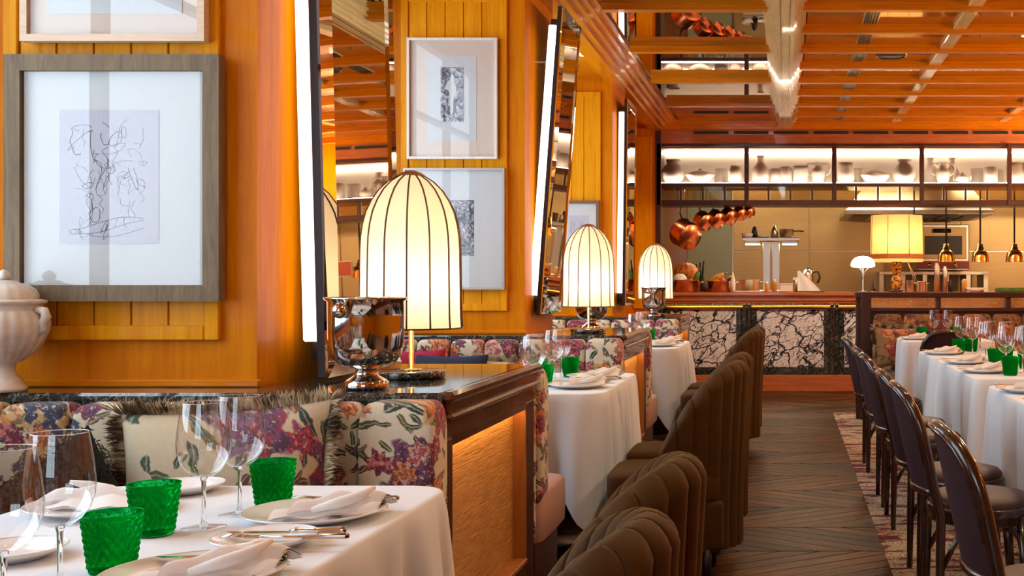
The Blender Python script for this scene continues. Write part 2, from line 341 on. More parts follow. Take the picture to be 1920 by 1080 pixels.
# ------------------------------------------------------------------ mesh helpers
class MB:
    def __init__(s): s.v = []; s.f = []; s.sm = []
    def add(s, vs, fs, smooth=False):
        o = len(s.v); s.v += [tuple(x) for x in vs]; s.f += [tuple(i+o for i in f) for f in fs]; s.sm += [smooth]*len(fs); return s
    def box(s, x0, x1, y0, y1, z0, z1, bev=0., mat=None):
        if bev <= 0:
            vs = [(x, y, z) for x in (x0, x1) for y in (y0, y1) for z in (z0, z1)]
            fs = [(0, 1, 3, 2), (4, 6, 7, 5), (0, 4, 5, 1), (2, 3, 7, 6), (0, 2, 6, 4), (1, 5, 7, 3)]
        else:
            b = min(bev, (x1-x0)/2.01, (y1-y0)/2.01, (z1-z0)/2.01); vs = []; idx = {}
            for i, x in enumerate((x0, x1)):
                for j, y in enumerate((y0, y1)):
                    for k, z in enumerate((z0, z1)):
                        sx, sy, sz = (b, -b)[i], (b, -b)[j], (b, -b)[k]
                        idx[i, j, k] = len(vs)
                        vs += [(x, y+sy, z+sz), (x+sx, y, z+sz), (x+sx, y+sy, z)]
            q = lambda i, j, k, a: idx[i, j, k]+a
            fs = []
            for i in (0, 1): fs.append((q(i, 0, 0, 0), q(i, 1, 0, 0), q(i, 1, 1, 0), q(i, 0, 1, 0)))
            for j in (0, 1): fs.append((q(0, j, 0, 1), q(1, j, 0, 1), q(1, j, 1, 1), q(0, j, 1, 1)))
            for k in (0, 1): fs.append((q(0, 0, k, 2), q(1, 0, k, 2), q(1, 1, k, 2), q(0, 1, k, 2)))
            for i in (0, 1):
                for j in (0, 1): fs.append((q(i, j, 0, 0), q(i, j, 1, 0), q(i, j, 1, 1), q(i, j, 0, 1)))
            for i in (0, 1):
                for k in (0, 1): fs.append((q(i, 0, k, 0), q(i, 1, k, 0), q(i, 1, k, 2), q(i, 0, k, 2)))
            for j in (0, 1):
                for k in (0, 1): fs.append((q(0, j, k, 1), q(1, j, k, 1), q(1, j, k, 2), q(0, j, k, 2)))
            for i in (0, 1):
                for j in (0, 1):
                    for k in (0, 1): fs.append((q(i, j, k, 0), q(i, j, k, 1), q(i, j, k, 2)))
        if mat is not None: vs = [mat @ Vector(v) for v in vs]
        return s.add(vs, fs)
    def lathe(s, prof, n=32, c=(0, 0, 0), mat=None, fn=None, smooth=True):
        vs = []; fs = []; m = len(prof)
        for (r, z) in prof:
            for k in range(n):
                a = 2*pi*k/n; rr = r if fn is None else fn(r, z, a)
                vs.append(Vector((rr*cos(a), rr*sin(a), z)))
        for i in range(m-1):
            for k in range(n):
                fs.append((i*n+k, i*n+(k+1) % n, (i+1)*n+(k+1) % n, (i+1)*n+k))
        if mat is not None: vs = [mat @ v for v in vs]
        vs = [v+Vector(c) for v in vs]
        return s.add(vs, fs, smooth)
    def tube(s, pts, r, n=8, closed=False, cap=True):
        P = [Vector(p) for p in pts]; m = len(P); rs = r if isinstance(r, (list, tuple)) else [r]*m
        vs = []; fs = []; up = None
        for i in range(m):
            a = P[i-1] if (i > 0 or closed) else P[i]; b = P[(i+1) % m] if (i < m-1 or closed) else P[i]
            d = (b-a).normalized()
            if up is None: up = Vector((0, 0, 1)) if abs(d.z) < .9 else Vector((1, 0, 0))
            sd = d.cross(up)
            if sd.length < 1e-5: sd = d.cross(Vector((0, 1, 0)))
            sd.normalize(); up = sd.cross(d).normalized()
            for k in range(n):
                t = 2*pi*k/n; vs.append(P[i]+(sd*cos(t)+up*sin(t))*rs[i])
        for i in range(m if closed else m-1):
            j = (i+1) % m
            for k in range(n): fs.append((i*n+k, i*n+(k+1) % n, j*n+(k+1) % n, j*n+k))
        if cap and not closed: fs += [tuple(range(n))[::-1], tuple(range((m-1)*n, m*n))]
        return s.add(vs, fs, True)
    def grid(s, rows, closed=False, smooth=True):
        m, n = len(rows), len(rows[0]); vs = [v for r in rows for v in r]; fs = []
        for i in range(m-1):
            for k in range(n if closed else n-1): fs.append((i*n+k, i*n+(k+1) % n, (i+1)*n+(k+1) % n, (i+1)*n+k))
        return s.add(vs, fs, smooth)
    def prism(s, poly, axis, a, b):
        n = len(poly)
        def pt(p, q): return {'X': (q, p[0], p[1]), 'Y': (p[0], q, p[1]), 'Z': (p[0], p[1], q)}[axis]
        vs = [pt(p, a) for p in poly]+[pt(p, b) for p in poly]
        fs = [tuple(range(n)), tuple(range(n, 2*n))[::-1]]+[(i, (i+1) % n, n+(i+1) % n, n+i) for i in range(n)]
        return s.add(vs, fs)
    def mesh(s, name):
        me = bpy.data.meshes.new(name); me.from_pydata(s.v, [], s.f)
        me.polygons.foreach_set('use_smooth', s.sm); 
        import bmesh
        bm = bmesh.new(); bm.from_mesh(me); bmesh.ops.recalc_face_normals(bm, faces=bm.faces); bm.to_mesh(me); bm.free()
        me.update(); return me
    def build(s, name, mat, parent=None, loc=None, rot=None, kind=None):
        o = bpy.data.objects.new(name, s.mesh(name)); COL.objects.link(o)
        o.data.materials.append(MAT[mat])
        if parent: o.parent = parent
        if loc: o.location = loc
        if rot: o.rotation_euler = rot
        if kind: o['kind'] = kind
        return o

def box(x0, x1, y0, y1, z0, z1, bev=0.): return MB().box(x0, x1, y0, y1, z0, z1, bev)
def inst(o, parent=None, loc=None, rot=None, name=None):
    c = o.copy(); COL.objects.link(c); c.parent = parent
    if name: c.name = name
    if loc is not None: c.location = loc
    if rot is not None: c.rotation_euler = rot
    return c
def thing(name, label, cat, loc=(0, 0, 0), rz=0., group=None):
    o = bpy.data.objects.new(name, None); COL.objects.link(o); o.empty_display_size = .1
    o.location = loc; o.rotation_euler = (0, 0, rz); return tag(o, label, cat, group)
def tag(o, label, cat, group=None):
    o['label'] = label; o['category'] = cat
    if group: o['group'] = group
    return o
def kids(o): return [c for c in bpy.data.objects if c.parent == o]
TREE = {}
def dup(root, label, loc, rz=None, group=None, sc=None):
    r = root.copy(); COL.objects.link(r); r.location = loc; r['label'] = label
    if rz is not None: r.rotation_euler = (0, 0, rz)
    if group: r['group'] = group
    if sc: r.scale = (sc, sc, sc)
    if root.name not in TREE: TREE[root.name] = [(c, kids(c)) for c in kids(root)]
    for c, gs in TREE[root.name]:
        d = c.copy(); COL.objects.link(d); d.parent = r
        for g in gs:
            e = g.copy(); COL.objects.link(e); e.parent = d
    return r
def struct(name, mb, mat, parent=None):
    o = mb.build(name, mat, parent)
    if not parent: o['kind'] = 'structure'
    return o
def W(px, py, Y): return ((px-VX)*Y/F, Y, H-(py-VY)*Y/F)
def onz(px, py, z):
    Y = (H-z)*F/(py-VY); return ((px-VX)*Y/F, Y, z)
def arc(cx, cy, r, a0, a1, n): return [(cx+r*cos(a0+(a1-a0)*i/n), cy+r*sin(a0+(a1-a0)*i/n)) for i in range(n+1)]

# ================================================================== the setting
floor = struct('floor', box(WALL_X-.2, RIGHT_X+.2, REAR_Y-.2, KIT_BACK+.2, -.12, -.012), 'dark_x')
# zigzag parquet: rows of slanted boards, each board a piece of the floor
RD, SHX, BWX = .52, .80, .185            # row depth along the aisle, sideways shift over a row, board width across the aisle
for side in (0, 1):
    sh = SHX if side == 0 else -SHX; g = .0016; b = .005
    lo = [(g, g), (BWX-g, g), (BWX-g+sh, RD-g), (g+sh, RD-g)]
    hi = [(g+b, g+b), (BWX-g-b, g+b), (BWX-g-b+sh, RD-g-b), (g+b+sh, RD-g-b)]
    m = MB(); m.add([(x, y, -.012) for x, y in lo]+[(x, y, -.003) for x, y in lo]+[(x, y, 0) for x, y in hi],
                    [(0, 1, 5, 4), (1, 2, 6, 5), (2, 3, 7, 6), (3, 0, 4, 7), (4, 5, 9, 8), (5, 6, 10, 9), (6, 7, 11, 10), (7, 4, 8, 11), (8, 9, 10, 11)])
    proto = m.build('plank', 'parquet_%d' % side, floor, loc=(0, -50, 0)); first = True
    for row in range(18):
        if row % 2 != side: continue
        for k in range(14):
            x = (-1.75 if side == 0 else -.95)+k*BWX+R.uniform(0, .0); y = 3.78+row*RD
            if x+min(0, sh) > .47 or max(x, x+sh)+BWX < -.95: continue
            o = proto if first else inst(proto, floor); o.location = (x, y, 0); first = False

carpet = struct('floor_carpet', box(.46, RIGHT_X, REAR_Y, 11.0, -.011, .004), 'carpet'); 

wl = MB(); x0, x1 = WALL_X-.12, WALL_X
wl.box(x0, x1, REAR_Y, KIT_BACK, 0, 1.0); wl.box(x0, x1, REAR_Y, KIT_BACK, 2.9, 3.3)
edges = [REAR_Y]+[e for b_ in BAYS[:4] for e in b_]+[KIT_BACK]
for a, b in zip(edges[::2], edges[1::2]): wl.box(x0, x1, a, b, 1.0, 2.9)
struct('wall_left', wl, 'orange_z')
wr = MB(); wr.box(WALL_X-.12, RIGHT_X+.12, REAR_Y-.12, REAR_Y, 0, .9); wr.box(WALL_X-.12, RIGHT_X+.12, REAR_Y-.12, REAR_Y, 2.6, 3.3)
for a, b in ((WALL_X-.12, -2.15), (.05, RIGHT_X+.12)):
    if b < a: a, b = b, a
    wr.box(a, b, REAR_Y-.12, REAR_Y, .9, 2.6)
struct('wall_rear', wr, 'orange_z')
struct('wall_right', box(RIGHT_X, RIGHT_X+.12, REAR_Y, KIT_BACK, 0, 3.3), 'orange_z')
wi = 0
def window(n, along, fixed, a, b, z0, z1, nm):
    """a window with frame, mullions and panes; along = 'Y' for the left wall, 'X' for the rear wall"""
    def bx(mb, u0, u1, t0, t1, zz0, zz1):
        if along == 'Y': mb.box(fixed-t1, fixed-t0, u0, u1, zz0, zz1)
        else: mb.box(u0, u1, fixed-t1, fixed-t0, zz0, zz1)
    fr = MB()
    for (u0, u1, q0, q1) in ((a, a+.05, z0, z1), (b-.05, b, z0, z1), (a, b, z0, z0+.05), (a, b, z1-.05, z1)): bx(fr, u0, u1, .02, .09, q0, q1)
    o = struct('window_%d' % n, fr, 'dark_z')
    for k in range(1, nm):
        u = a+(b-a)*k/nm; q = MB(); bx(q, u-.018, u+.018, .03, .08, z0+.05, z1-.05); q.build('mullion', 'dark_z', o)
    q = MB(); bx(q, a+.05, b-.05, .03, .08, z1-.55, z1-.52); q.build('transom', 'dark_x', o)
    for k in range(nm):
        u0, u1 = a+(b-a)*k/nm+.02, a+(b-a)*(k+1)/nm-.02; q = MB(); bx(q, u0, u1, .05, .054, z0+.05, z1-.05); q.build('pane', 'pane', o)
    return o
for i, (a, b) in enumerate(BAYS[:4]): window(i+1, 'Y', WALL_X-.02, a, b, 1.0, 2.9, 3)
for i, (a, b) in enumerate(((-2.15, .05),)): window(i+5, 'X', REAR_Y-.02, a, b, .9, 2.6, 3)

# piers between the booths, each faced with a boarded panel
for k in range(-1, 4):
    Y = 3.3+PERIOD*(k-1)
    if k == -1: continue
    zb = .95
    p = struct('wall_pier_%d' % (k+1), box(WALL_X, PIER_X, Y, Y+.80, zb, 3.06), 'orange_z')
    box(WALL_X, PIER_X+.012, Y-.014, Y, zb, zb+.022, .004).build('base_moulding', 'orange_x', p)
    if k == 0: continue
    xc = -1.93; pw = .107; z0, z1 = 1.085, 2.93
    for i in range(5):
        u = xc-2.5*pw+i*pw
        box(u+.002, u+pw-.002, Y-.010, Y, z0+.04, z1-.04, .002).build('plank', 'plank_z', p)
    L, Rr = xc-2.5*pw-.042, xc+2.5*pw+.042
    box(L, L+.042, Y-.020, Y, z0, z1, .003).build('border_board', 'plank_z', p)
    box(Rr-.042, Rr, Y-.020, Y, z0, z1, .003).build('border_board', 'plank_z', p)
    box(L+.042, Rr-.042, Y-.020, Y, z0, z0+.042, .003).build('border_board', 'plank_z', p)
    box(L+.042, Rr-.042, Y-.020, Y, z1-.042, z1, .003).build('border_board', 'plank_z', p)

# end wall beside the kitchen pass
we = struct('wall_end', box(WALL_X, -1.46, KIT_Y-.02, KIT_Y+.25, 0, 3.1), 'orange_z')
box(-1.74, -1.53, KIT_Y-.04, KIT_Y-.02, .95, 2.93, .004).build('border_board', 'plank_z', we)

# stepped crown moulding along the aisle
prof = [(-1.56, 3.30), (-1.56, 3.0), (-1.43, 3.0), (-1.43, 3.018), (-1.375, 3.018), (-1.375, 3.045), (-1.325, 3.045), (-1.325, 3.07), (-1.28, 3.07), (-1.28, 3.10),
        (-1.235, 3.10), (-1.235, 3.13), (-1.19, 3.13), (-1.19, 3.30)]
struct('trim_1', MB().prism(prof, 'Y', REAR_Y, KIT_Y-.12), 'orange_y')
struct('ceiling_booth', box(WALL_X-.1, -1.53, REAR_Y, KIT_Y, 3.06, 3.25), 'orange_y')

ceil = struct('ceiling', box(WALL_X-.1, RIGHT_X+.1, REAR_Y-.1, KIT_BACK, 3.28, 3.36), 'ceil_wood')
BY = [11.66-1.37*i for i in range(7)]          # beams across the aisle
def beam(x0, x1, y, wd, z0, z1, mat='orange_x'):
    m = MB(); s = wd*.22
    m.prism([(y-wd/2, z1), (y-wd/2, z0+.035), (y-wd/2+s, z0+.035), (y-wd/2+s, z0), (y+wd/2-s, z0), (y+wd/2-s, z0+.035), (y+wd/2, z0+.035), (y+wd/2, z1)], 'X', x0, x1)
    return m.build('beam', mat, ceil)
for i, y in enumerate(BY):
    beam(-1.2, -.12, y, .15, 3.038, 3.28)
    y1 = BY[i-1] if i else KIT_Y-.1
    box(-1.2, -.12, y+.075, y1-.075, 3.096, 3.12).build('mirror_panel', 'mirror', ceil)
XS = [.125, 1.25, 2.45, 3.6, RIGHT_X]
for i in range(16):
    y = 12.345-.685*i
    beam(.12, RIGHT_X, y, .12, 3.038, 3.28)
    for a, b in zip(XS[:-1], XS[1:]):
        box(a+.03, b-.03, y+.06, y+.685-.06, 3.095, 3.12).build('panel', 'ceil_wood', ceil)
for x in XS[1:-1]:
    box(x-.05, x+.05, 2.6, 12.95, 3.062, 3.2, .006).build('beam', 'gold_sheen_wood', ceil)
cb = []
for hw, z in ((.062, 2.985), (.062, 3.005), (.083, 3.005), (.083, 3.03), (.104, 3.03), (.104, 3.055), (.125, 3.055), (.125, 3.085), (.145, 3.085), (.145, 3.28)): cb.append((hw, z))
MB().prism(cb+[(-a, b) for a, b in cb[::-1]], 'Y', 0., 12.9).build('central_beam', 'gold_sheen_wood', ceil)
for x in (-.031, .031): box(x-.002, x+.002, 0., 12.9, 2.983, 2.987).build('bead', 'dark_y', ceil)
# air vents and loudspeaker between the beams
for i in range(9):
    y = 12.345-.685*(i-.5)
    v = MB(); 
    o = box(.545, .655, y-.24, y+.24, 3.086, 3.0945).build('ceiling_vent', 'gold_sheen_wood')
    o['label'] = 'black slotted ceiling vent, number %d from the kitchen wall' % (i+1)
    tag(o, ['black slotted ceiling vent closest to the kitchen cabinet', 'second', 'third'][0] if i == 0 else 'black slotted ceiling vent, %s row of beams from the kitchen cabinet' % ['', 'second', 'third', 'fourth', 'fifth', 'sixth', 'seventh', 'eighth', 'ninth'][i], 'vent', 'slotted ceiling vents')
    for q in range(5): box(.553+q*.02, .565+q*.02, y-.225, y+.225, 3.080, 3.087).build('slot', 'black', o)
sp = thing('ceiling_speaker', 'round dark loudspeaker grille set in the orange ceiling', 'speaker', (.86, 9.27, 3.080))
MB().lathe([(0, .0), (.11, .0), (.115, .02)], 32).build('grille', 'black', sp); MB().lathe([(.11, -.004), (.13, -.004), (.13, .02)], 32).build('rim', 'dark_y', sp)
dl = thing('downlight', 'small round recessed downlight in the booth ceiling', 'downlight', (-1.60, 9.1, 3.052))
MB().lathe([(.035, -.004), (.05, -.004), (.052, .006)], 24).build('rim', 'silver', dl); MB().lathe([(0, 0), (.035, 0)], 24).build('lens', 'downlight', dl)

# moulded header over the kitchen pass
hd = [(13.0, 3.3), (13.0, 3.12), (13.02, 3.12), (13.02, 3.09), (13.045, 3.09), (13.045, 3.06), (13.07, 3.06), (13.07, 3.035), (13.10, 3.035), (13.10, 3.01), (13.3, 3.01), (13.3, 3.3)]
struct('trim_2', MB().prism(hd, 'X', -1.53, RIGHT_X), 'orange_x')
struct('wall_kitchen_fascia', box(-1.5, RIGHT_X, 13.22, 13.3, 2.80, 3.01), 'counter_wood')
for i in range(12):
    box(-1.05+i*.46, -.65+i*.46, 13.205, 13.222, 2.965, 2.995).build('vent_slot', 'black', bpy.data.objects['wall_kitchen_fascia'])

# kitchen shell
struct('ceiling_kitchen', box(-3.0, RIGHT_X, 13.3, KIT_BACK, 3.0, 3.1), 'plaster')
wk = struct('wall_kitchen', box(-3.0, RIGHT_X, 16.65, 16.8, 0, 3.0), 'steel')
for i in range(5):
    a = -.75+i*1.1
    box(a+.004, a+1.096, 16.63, 16.65, 1.715, 3.0, .003).build('panel', 'steel_wall', wk)
    box(a+.004, a+1.096, 16.615, 16.65, .2, 1.70, .003).build('panel', 'steel_wall', wk)
struct('wall_kitchen_side', box(-3.0, -2.9, 13.45, 16.7, 0, 3.0), 'steel_wall')
MAT['door_grey'] = simple('grey_green_enamel', (.20, .20, .14), .35)
struct('door_1', box(-1.42, -.77, 16.58, 16.64, 0, 2.75, .01), 'door_grey')

# ================================================================== kitchen pass and display cabinet
cab = thing('display_cabinet', 'long dark-framed glazed cabinet of white pottery above the kitchen pass', 'cabinet', (0, 13.2, 2.14))
CX0, CB = -1.449, 1.007
NB = 6
def part(x0, x1, y0, y1, z0, z1, name, mat, parent=cab, bev=.004):   # world coordinates, child of an unrotated thing
    l = parent.location; return box(x0-l.x, x1-l.x, y0-l.y, y1-l.y, z0-l.z, z1-l.z, bev).build(name, mat, parent)
part(CX0-.03, RIGHT_X, 13.18, 13.76, 2.355, 2.395, 'shelf', 'dark_x')
part(CX0-.03, RIGHT_X, 13.18, 13.60, 2.14, 2.20, 'bottom_rail', 'dark_x')
part(CX0-.03, RIGHT_X, 13.20, 13.76, 2.815, 2.85, 'top_rail', 'dark_x')
part(CX0-.03, RIGHT_X, 13.73, 13.76, 2.39, 2.82, 'back_panel', 'ceramic')
part(CX0, RIGHT_X, 13.69, 13.715, 2.795, 2.812, 'led_strip', 'shelf_led', bev=0)
part(CX0, RIGHT_X, 13.70, 13.72, 2.396, 2.402, 'led_strip', 'shelf_led', bev=0)
part(CX0, RIGHT_X, 13.225, 13.24, 2.396, 2.403, 'led_strip', 'shelf_front_fill', bev=0)  # both front strips are added to brighten the pottery
part(CX0, RIGHT_X, 13.225, 13.24, 2.806, 2.813, 'led_strip', 'shelf_front_fill', bev=0)
for i in range(NB+1):
    x = CX0+i*CB
    part(x-.026, x+.026, 13.17, 13.22, 2.14, 2.85, 'mullion', 'dark_z')
    if i < NB:
        part(x+.026, x+CB-.026, 13.195, 13.199, 2.395, 2.815, 'pane', 'reeded', bev=0)
        for q in range(1, 4): part(x+q*CB/4-.012, x+q*CB/4+.012, 13.18, 13.21, 2.20, 2.355, 'glazing_bar', 'dark_z')
        for q in range(4): part(x+q*CB/4+.02, x+(q+1)*CB/4-.02, 13.193, 13.197, 2.20, 2.355, 'pane', 'pass_glass', bev=0)
struct('trim_3', box(-1.49, -1.43, 13.17, 13.60, 0, 3.0), 'dark_z')

# counter with marble panels
ct = thing('kitchen_counter', 'kitchen pass counter faced with black-veined white marble panels', 'counter', (0, 13.2, 0))
part(-1.46, RIGHT_X, 13.14, 13.95, 0, .165, 'plinth', 'counter_wood', ct)
part(-1.46, RIGHT_X, 13.16, 13.95, .165, .19, 'plinth_moulding', 'counter_wood', ct)
part(-1.46, RIGHT_X, 13.22, 13.95, .19, 1.04, 'core', 'marble_black', ct)
part(-1.46, RIGHT_X, 13.08, 14.0, 1.10, 1.14, 'worktop', 'counter_wood', ct)
part(-1.46, RIGHT_X, 13.11, 13.95, 1.04, 1.10, 'worktop_moulding', 'counter_wood', ct)
part(-1.46, RIGHT_X, 13.125, 13.15, 1.012, 1.045, 'worktop_moulding', 'counter_wood', ct)
part(-1.46, RIGHT_X, 13.155, 13.175, 1.026, 1.038, 'led_strip', 'led_soft', ct, 0)
gm = MB().tube([(-1.46, 13.2-13.2, .965), (RIGHT_X, 0, .965)], .032, 12); gm.build('gilded_roll', 'gold', ct)
for i in range(NB+1):
    x = CX0+i*CB
    part(x-.045, x-.008, 13.165, 13.22, .19, 1.005, 'pilaster', 'marble_black', ct)
    part(x+.008, x+.045, 13.165, 13.22, .19, 1.005, 'pilaster', 'marble_black', ct)
    part(x-.008, x+.008, 13.175, 13.22, .19, 1.005, 'pilaster_bead', 'dark_z', ct)
    if i < NB:
        part(x+.06, x+.115, 13.185, 13.22, .20, .94, 'panel_frame', 'marble_black', ct); part(x+CB-.115, x+CB-.06, 13.185, 13.22, .20, .94, 'panel_frame', 'marble_black', ct)
        part(x+.06, x+CB-.06, 13.186, 13.22, .19, .275, 'panel_frame', 'marble_black', ct)
        part(x+.115, x+CB-.115, 13.200, 13.221, .275, .93, 'marble_panel', 'marble_white', ct)
# lamps of the kitchen
for i, (x, y) in enumerate(((-.6, 15.2), (1.2, 14.8), (2.9, 15.2))):
    o = box(-.55, .55, -.10, .10, -.03, .0).build('kitchen_lamp', 'fluo', loc=(x, y, 2.995))
    tag(o, 'long white lamp panel on the kitchen ceiling, %s' % ['above the copper pans', 'in the middle of the kitchen', 'at the far end by the hood'][i], 'lamp', 'kitchen ceiling lamps')

# ================================================================== booths: dividers, banquettes, mirrors
ORD = ['front', 'second', 'third']
XE = -.92                                   # aisle end of the dividers
def make_divider():
    d = thing('booth_divider', '', 'divider', (-1.64, 3.68, 0)); l = d.location
    P = lambda *a, **k: part(*a, parent=d, **k)
    P(WALL_X, XE-.052, 3.13, 4.23, 0, .905, 'body', 'dark_z', bev=0)
    P(WALL_X, XE-.012, 3.11, 4.25, .908, .95, 'marble_ledge', 'marble_black', bev=.008)
    P(XE-.012, XE+.022, 3.11, 4.25, .922, .953, 'ledge_nosing', 'dark_y', bev=.010)
    P(XE-.05, XE+.004, 3.125, 4.24, .890, .922, 'moulding', 'dark_y', bev=.004)
    P(XE-.05, XE+.016, 3.12, 4.245, .872, .890, 'moulding', 'dark_y', bev=.007)
    P(XE-.05, XE, 3.12, 4.23, .822, .872, 'top_rail', 'dark_y', bev=.003)
    P(XE-.05, XE, 3.12, 3.175, .0, .822, 'stile', 'dark_z', bev=.003)
    P(XE-.05, XE, 4.08, 4.20, .0, .822, 'stile', 'dark_z', bev=.003)
    P(XE-.052, XE-.001, 4.070, 4.081, .27, .822, 'jamb', 'jamb', bev=0)
    P(XE-.05, XE, 3.175, 4.08, .0, .255, 'plinth', 'dark_y', bev=.003)
    P(XE-.05, XE+.004, 3.175, 4.08, .255, .272, 'sill', 'jamb', bev=.003)
    P(XE-.055, XE-.046, 3.175, 4.075, .272, .822, 'grasscloth_panel', 'grasscloth', bev=0)
    P(XE-.022, XE-.010, 3.19, 4.06, .812, .820, 'led_strip', 'led', bev=0)
    P(XE-.007, XE, 3.175, 4.08, .800, .822, 'lip', 'dark_y', bev=0)
    P(XE-.04, XE, 4.20, 4.245, .30, .90, 'edge_cushion', 'floral', bev=.015)
    return d
div = make_divider()
div['label'] = 'front booth divider with lit golden panel and black marble ledge'
dup(div, 'second booth divider along the aisle, marble ledge and lit golden end panel', (-1.64, 3.68+PERIOD, 0))
dup(div, 'third booth divider, closest to the marble kitchen counter', (-1.64, 3.68+2*PERIOD, 0))
for o in bpy.data.objects:
    if o.name.startswith('booth_divider'): o['group'] = 'booth dividers'

def puff(x0, x1, y0, y1, z0, z1, r, n=5, e=.30):
    """soft upholstered block: a superellipsoid box with rounded edges"""
    m = MB(); rows = []; N = 6*n
    cx, cy, cz = (x0+x1)/2, (y0+y1)/2, (z0+z1)/2; hx, hy, hz = (x1-x0)/2, (y1-y0)/2, (z1-z0)/2
    def sp(v, q): return math.copysign(abs(v)**q, v)
    M_ = 4*n
    def rb(h, c_): # rounded extent: straight part + rounded corner of radius r
        return h
    for i in range(M_+1):
        ph = -pi/2+pi*i/M_; row = []
        for k in range(N):
            th = 2*pi*k/N
            row.append((cx+hx*sp(cos(ph), e)*sp(cos(th), e), cy+hy*sp(cos(ph), e)*sp(sin(th), e), cz+hz*sp(sin(ph), e)))
        rows.append(row)
    return m.grid(rows, closed=True)

def make_banquette():
    b = thing('banquette', '', 'banquette', (-1.7, 2.05, 0)); l = b.location
    def U(x0, x1, y0, y1, z0, z1, name, mat, e=.22):
        return puff(x0-l.x, x1-l.x, y0-l.y, y1-l.y, z0-l.z, z1-l.z, .03, 4, e).build(name, mat, b)
    U(-2.32, -.95, 2.64, 3.06, .30, .46, 'seat', 'seat_pink'); U(-2.32, -1.70, 1.38, 2.53, .30, .46, 'seat', 'seat_pink'); U(-2.32, -.90, .86, 1.36, .26, .47, 'seat', 'seat_pink', .15)
    box(-2.3-l.x, -.97-l.x, 2.72-l.y, 3.06-l.y, 0, .31).build('plinth', 'dark_x', b); box(-2.3-l.x, -1.8-l.x, 1.3-l.y, 2.6-l.y, 0, .31).build('plinth', 'dark_y', b)
    box(-2.3-l.x, -.93-l.x, .86-l.y, 1.28-l.y, 0, .27).build('plinth', 'dark_x', b)
    U(-1.112, -.908, 2.965, 3.105, .42, .938, 'end_cushion', 'floral', .25)
    for k in range(6):
        x1 = -1.114-.19*k
        U(x1-.188, x1, 2.985, 3.105, .42, .932, 'back_cushion', 'floral', .28)
        U(x1-.188, x1, .86, .97, .42, .925, 'back_cushion', 'floral', .28)
    U(-1.112, -.90, .86, .985, .42, .93, 'end_cushion', 'floral', .25)
    for k in range(10):
        y0 = 1.04+.19*k
        U(-2.355, -2.24, y0, y0+.188, .42, .935, 'back_cushion', 'floral', .28)
    return b
bq = make_banquette(); bq['label'] = 'floral tapestry banquette around the front booth table'
dup(bq, 'floral tapestry banquette of the second booth, behind the front divider', (-1.7, 2.05+PERIOD, 0))
dup(bq, 'floral tapestry banquette of the third booth, near the marble counter', (-1.7, 2.05+2*PERIOD, 0))
for o in list(bpy.data.objects):
    if o.name.startswith('banquette'): o['group'] = 'floral banquettes'

def make_mirror(name, label, Xb, Yn, Zb, wd, ht, tilt):
    m = thing(name, label, 'mirror', (Xb, Yn, Zb), group='leaning wall mirrors'); m.rotation_euler = (0, tilt, 0)
    box(-.034, -.006, 0, wd, 0, ht, .003).build('frame', 'frame_dark', m)
    bw = .075
    box(-.008, .002, bw, wd-bw, bw, ht-bw).build('glass', 'mirror', m)
    h = .009
    def quad(a, b, c, d): 
        q = MB(); q.add([a, b, c, d, *[(-.008, p[1], p[2]) for p in (a, b, c, d)]], [(0, 1, 2, 3), (7, 6, 5, 4), (0, 4, 5, 1), (1, 5, 6, 2), (2, 6, 7, 3), (3, 7, 4, 0)])
        q.build('bevel', 'mirror', m)
    i = bw; o_ = .0
    quad((o_, 0, 0), (h, i, i), (h, i, ht-i), (o_, 0, ht)); quad((o_, wd, 0), (o_, wd, ht), (h, wd-i, ht-i), (h, wd-i, i))
    quad((o_, 0, 0), (o_, wd, 0), (h, wd-i, i), (h, i, i)); quad((o_, 0, ht), (h, i, ht-i), (h, wd-i, ht-i), (o_, wd, ht))
    box(-.075, -.036, .075, wd-.05, .08, ht-.08).build('back_box', 'black', m)
    box(-.088, -.038, .030, .072, .11, ht-.11, .006).build('light_tube', 'tube', m)
    for z in (.05, ht-.12): box(-.09, -.03, .10, .14, z, z+.06).build('bracket', 'black', m)
    return m
make_mirror('wall_mirror', 'tall wall mirror standing on the front ledge, tube light along its edge', -1.378, 3.46, .962, .66, 1.94, -.025)
make_mirror('wall_mirror', 'tall wall mirror on the second pier, tilted forward at the top', -1.458, 6.86, 1.06, .60, 1.85, .072)
make_mirror('wall_mirror', 'wall mirror on the third pier, closest to the kitchen', -1.425, 10.26, 1.045, .60, 1.85, .012)

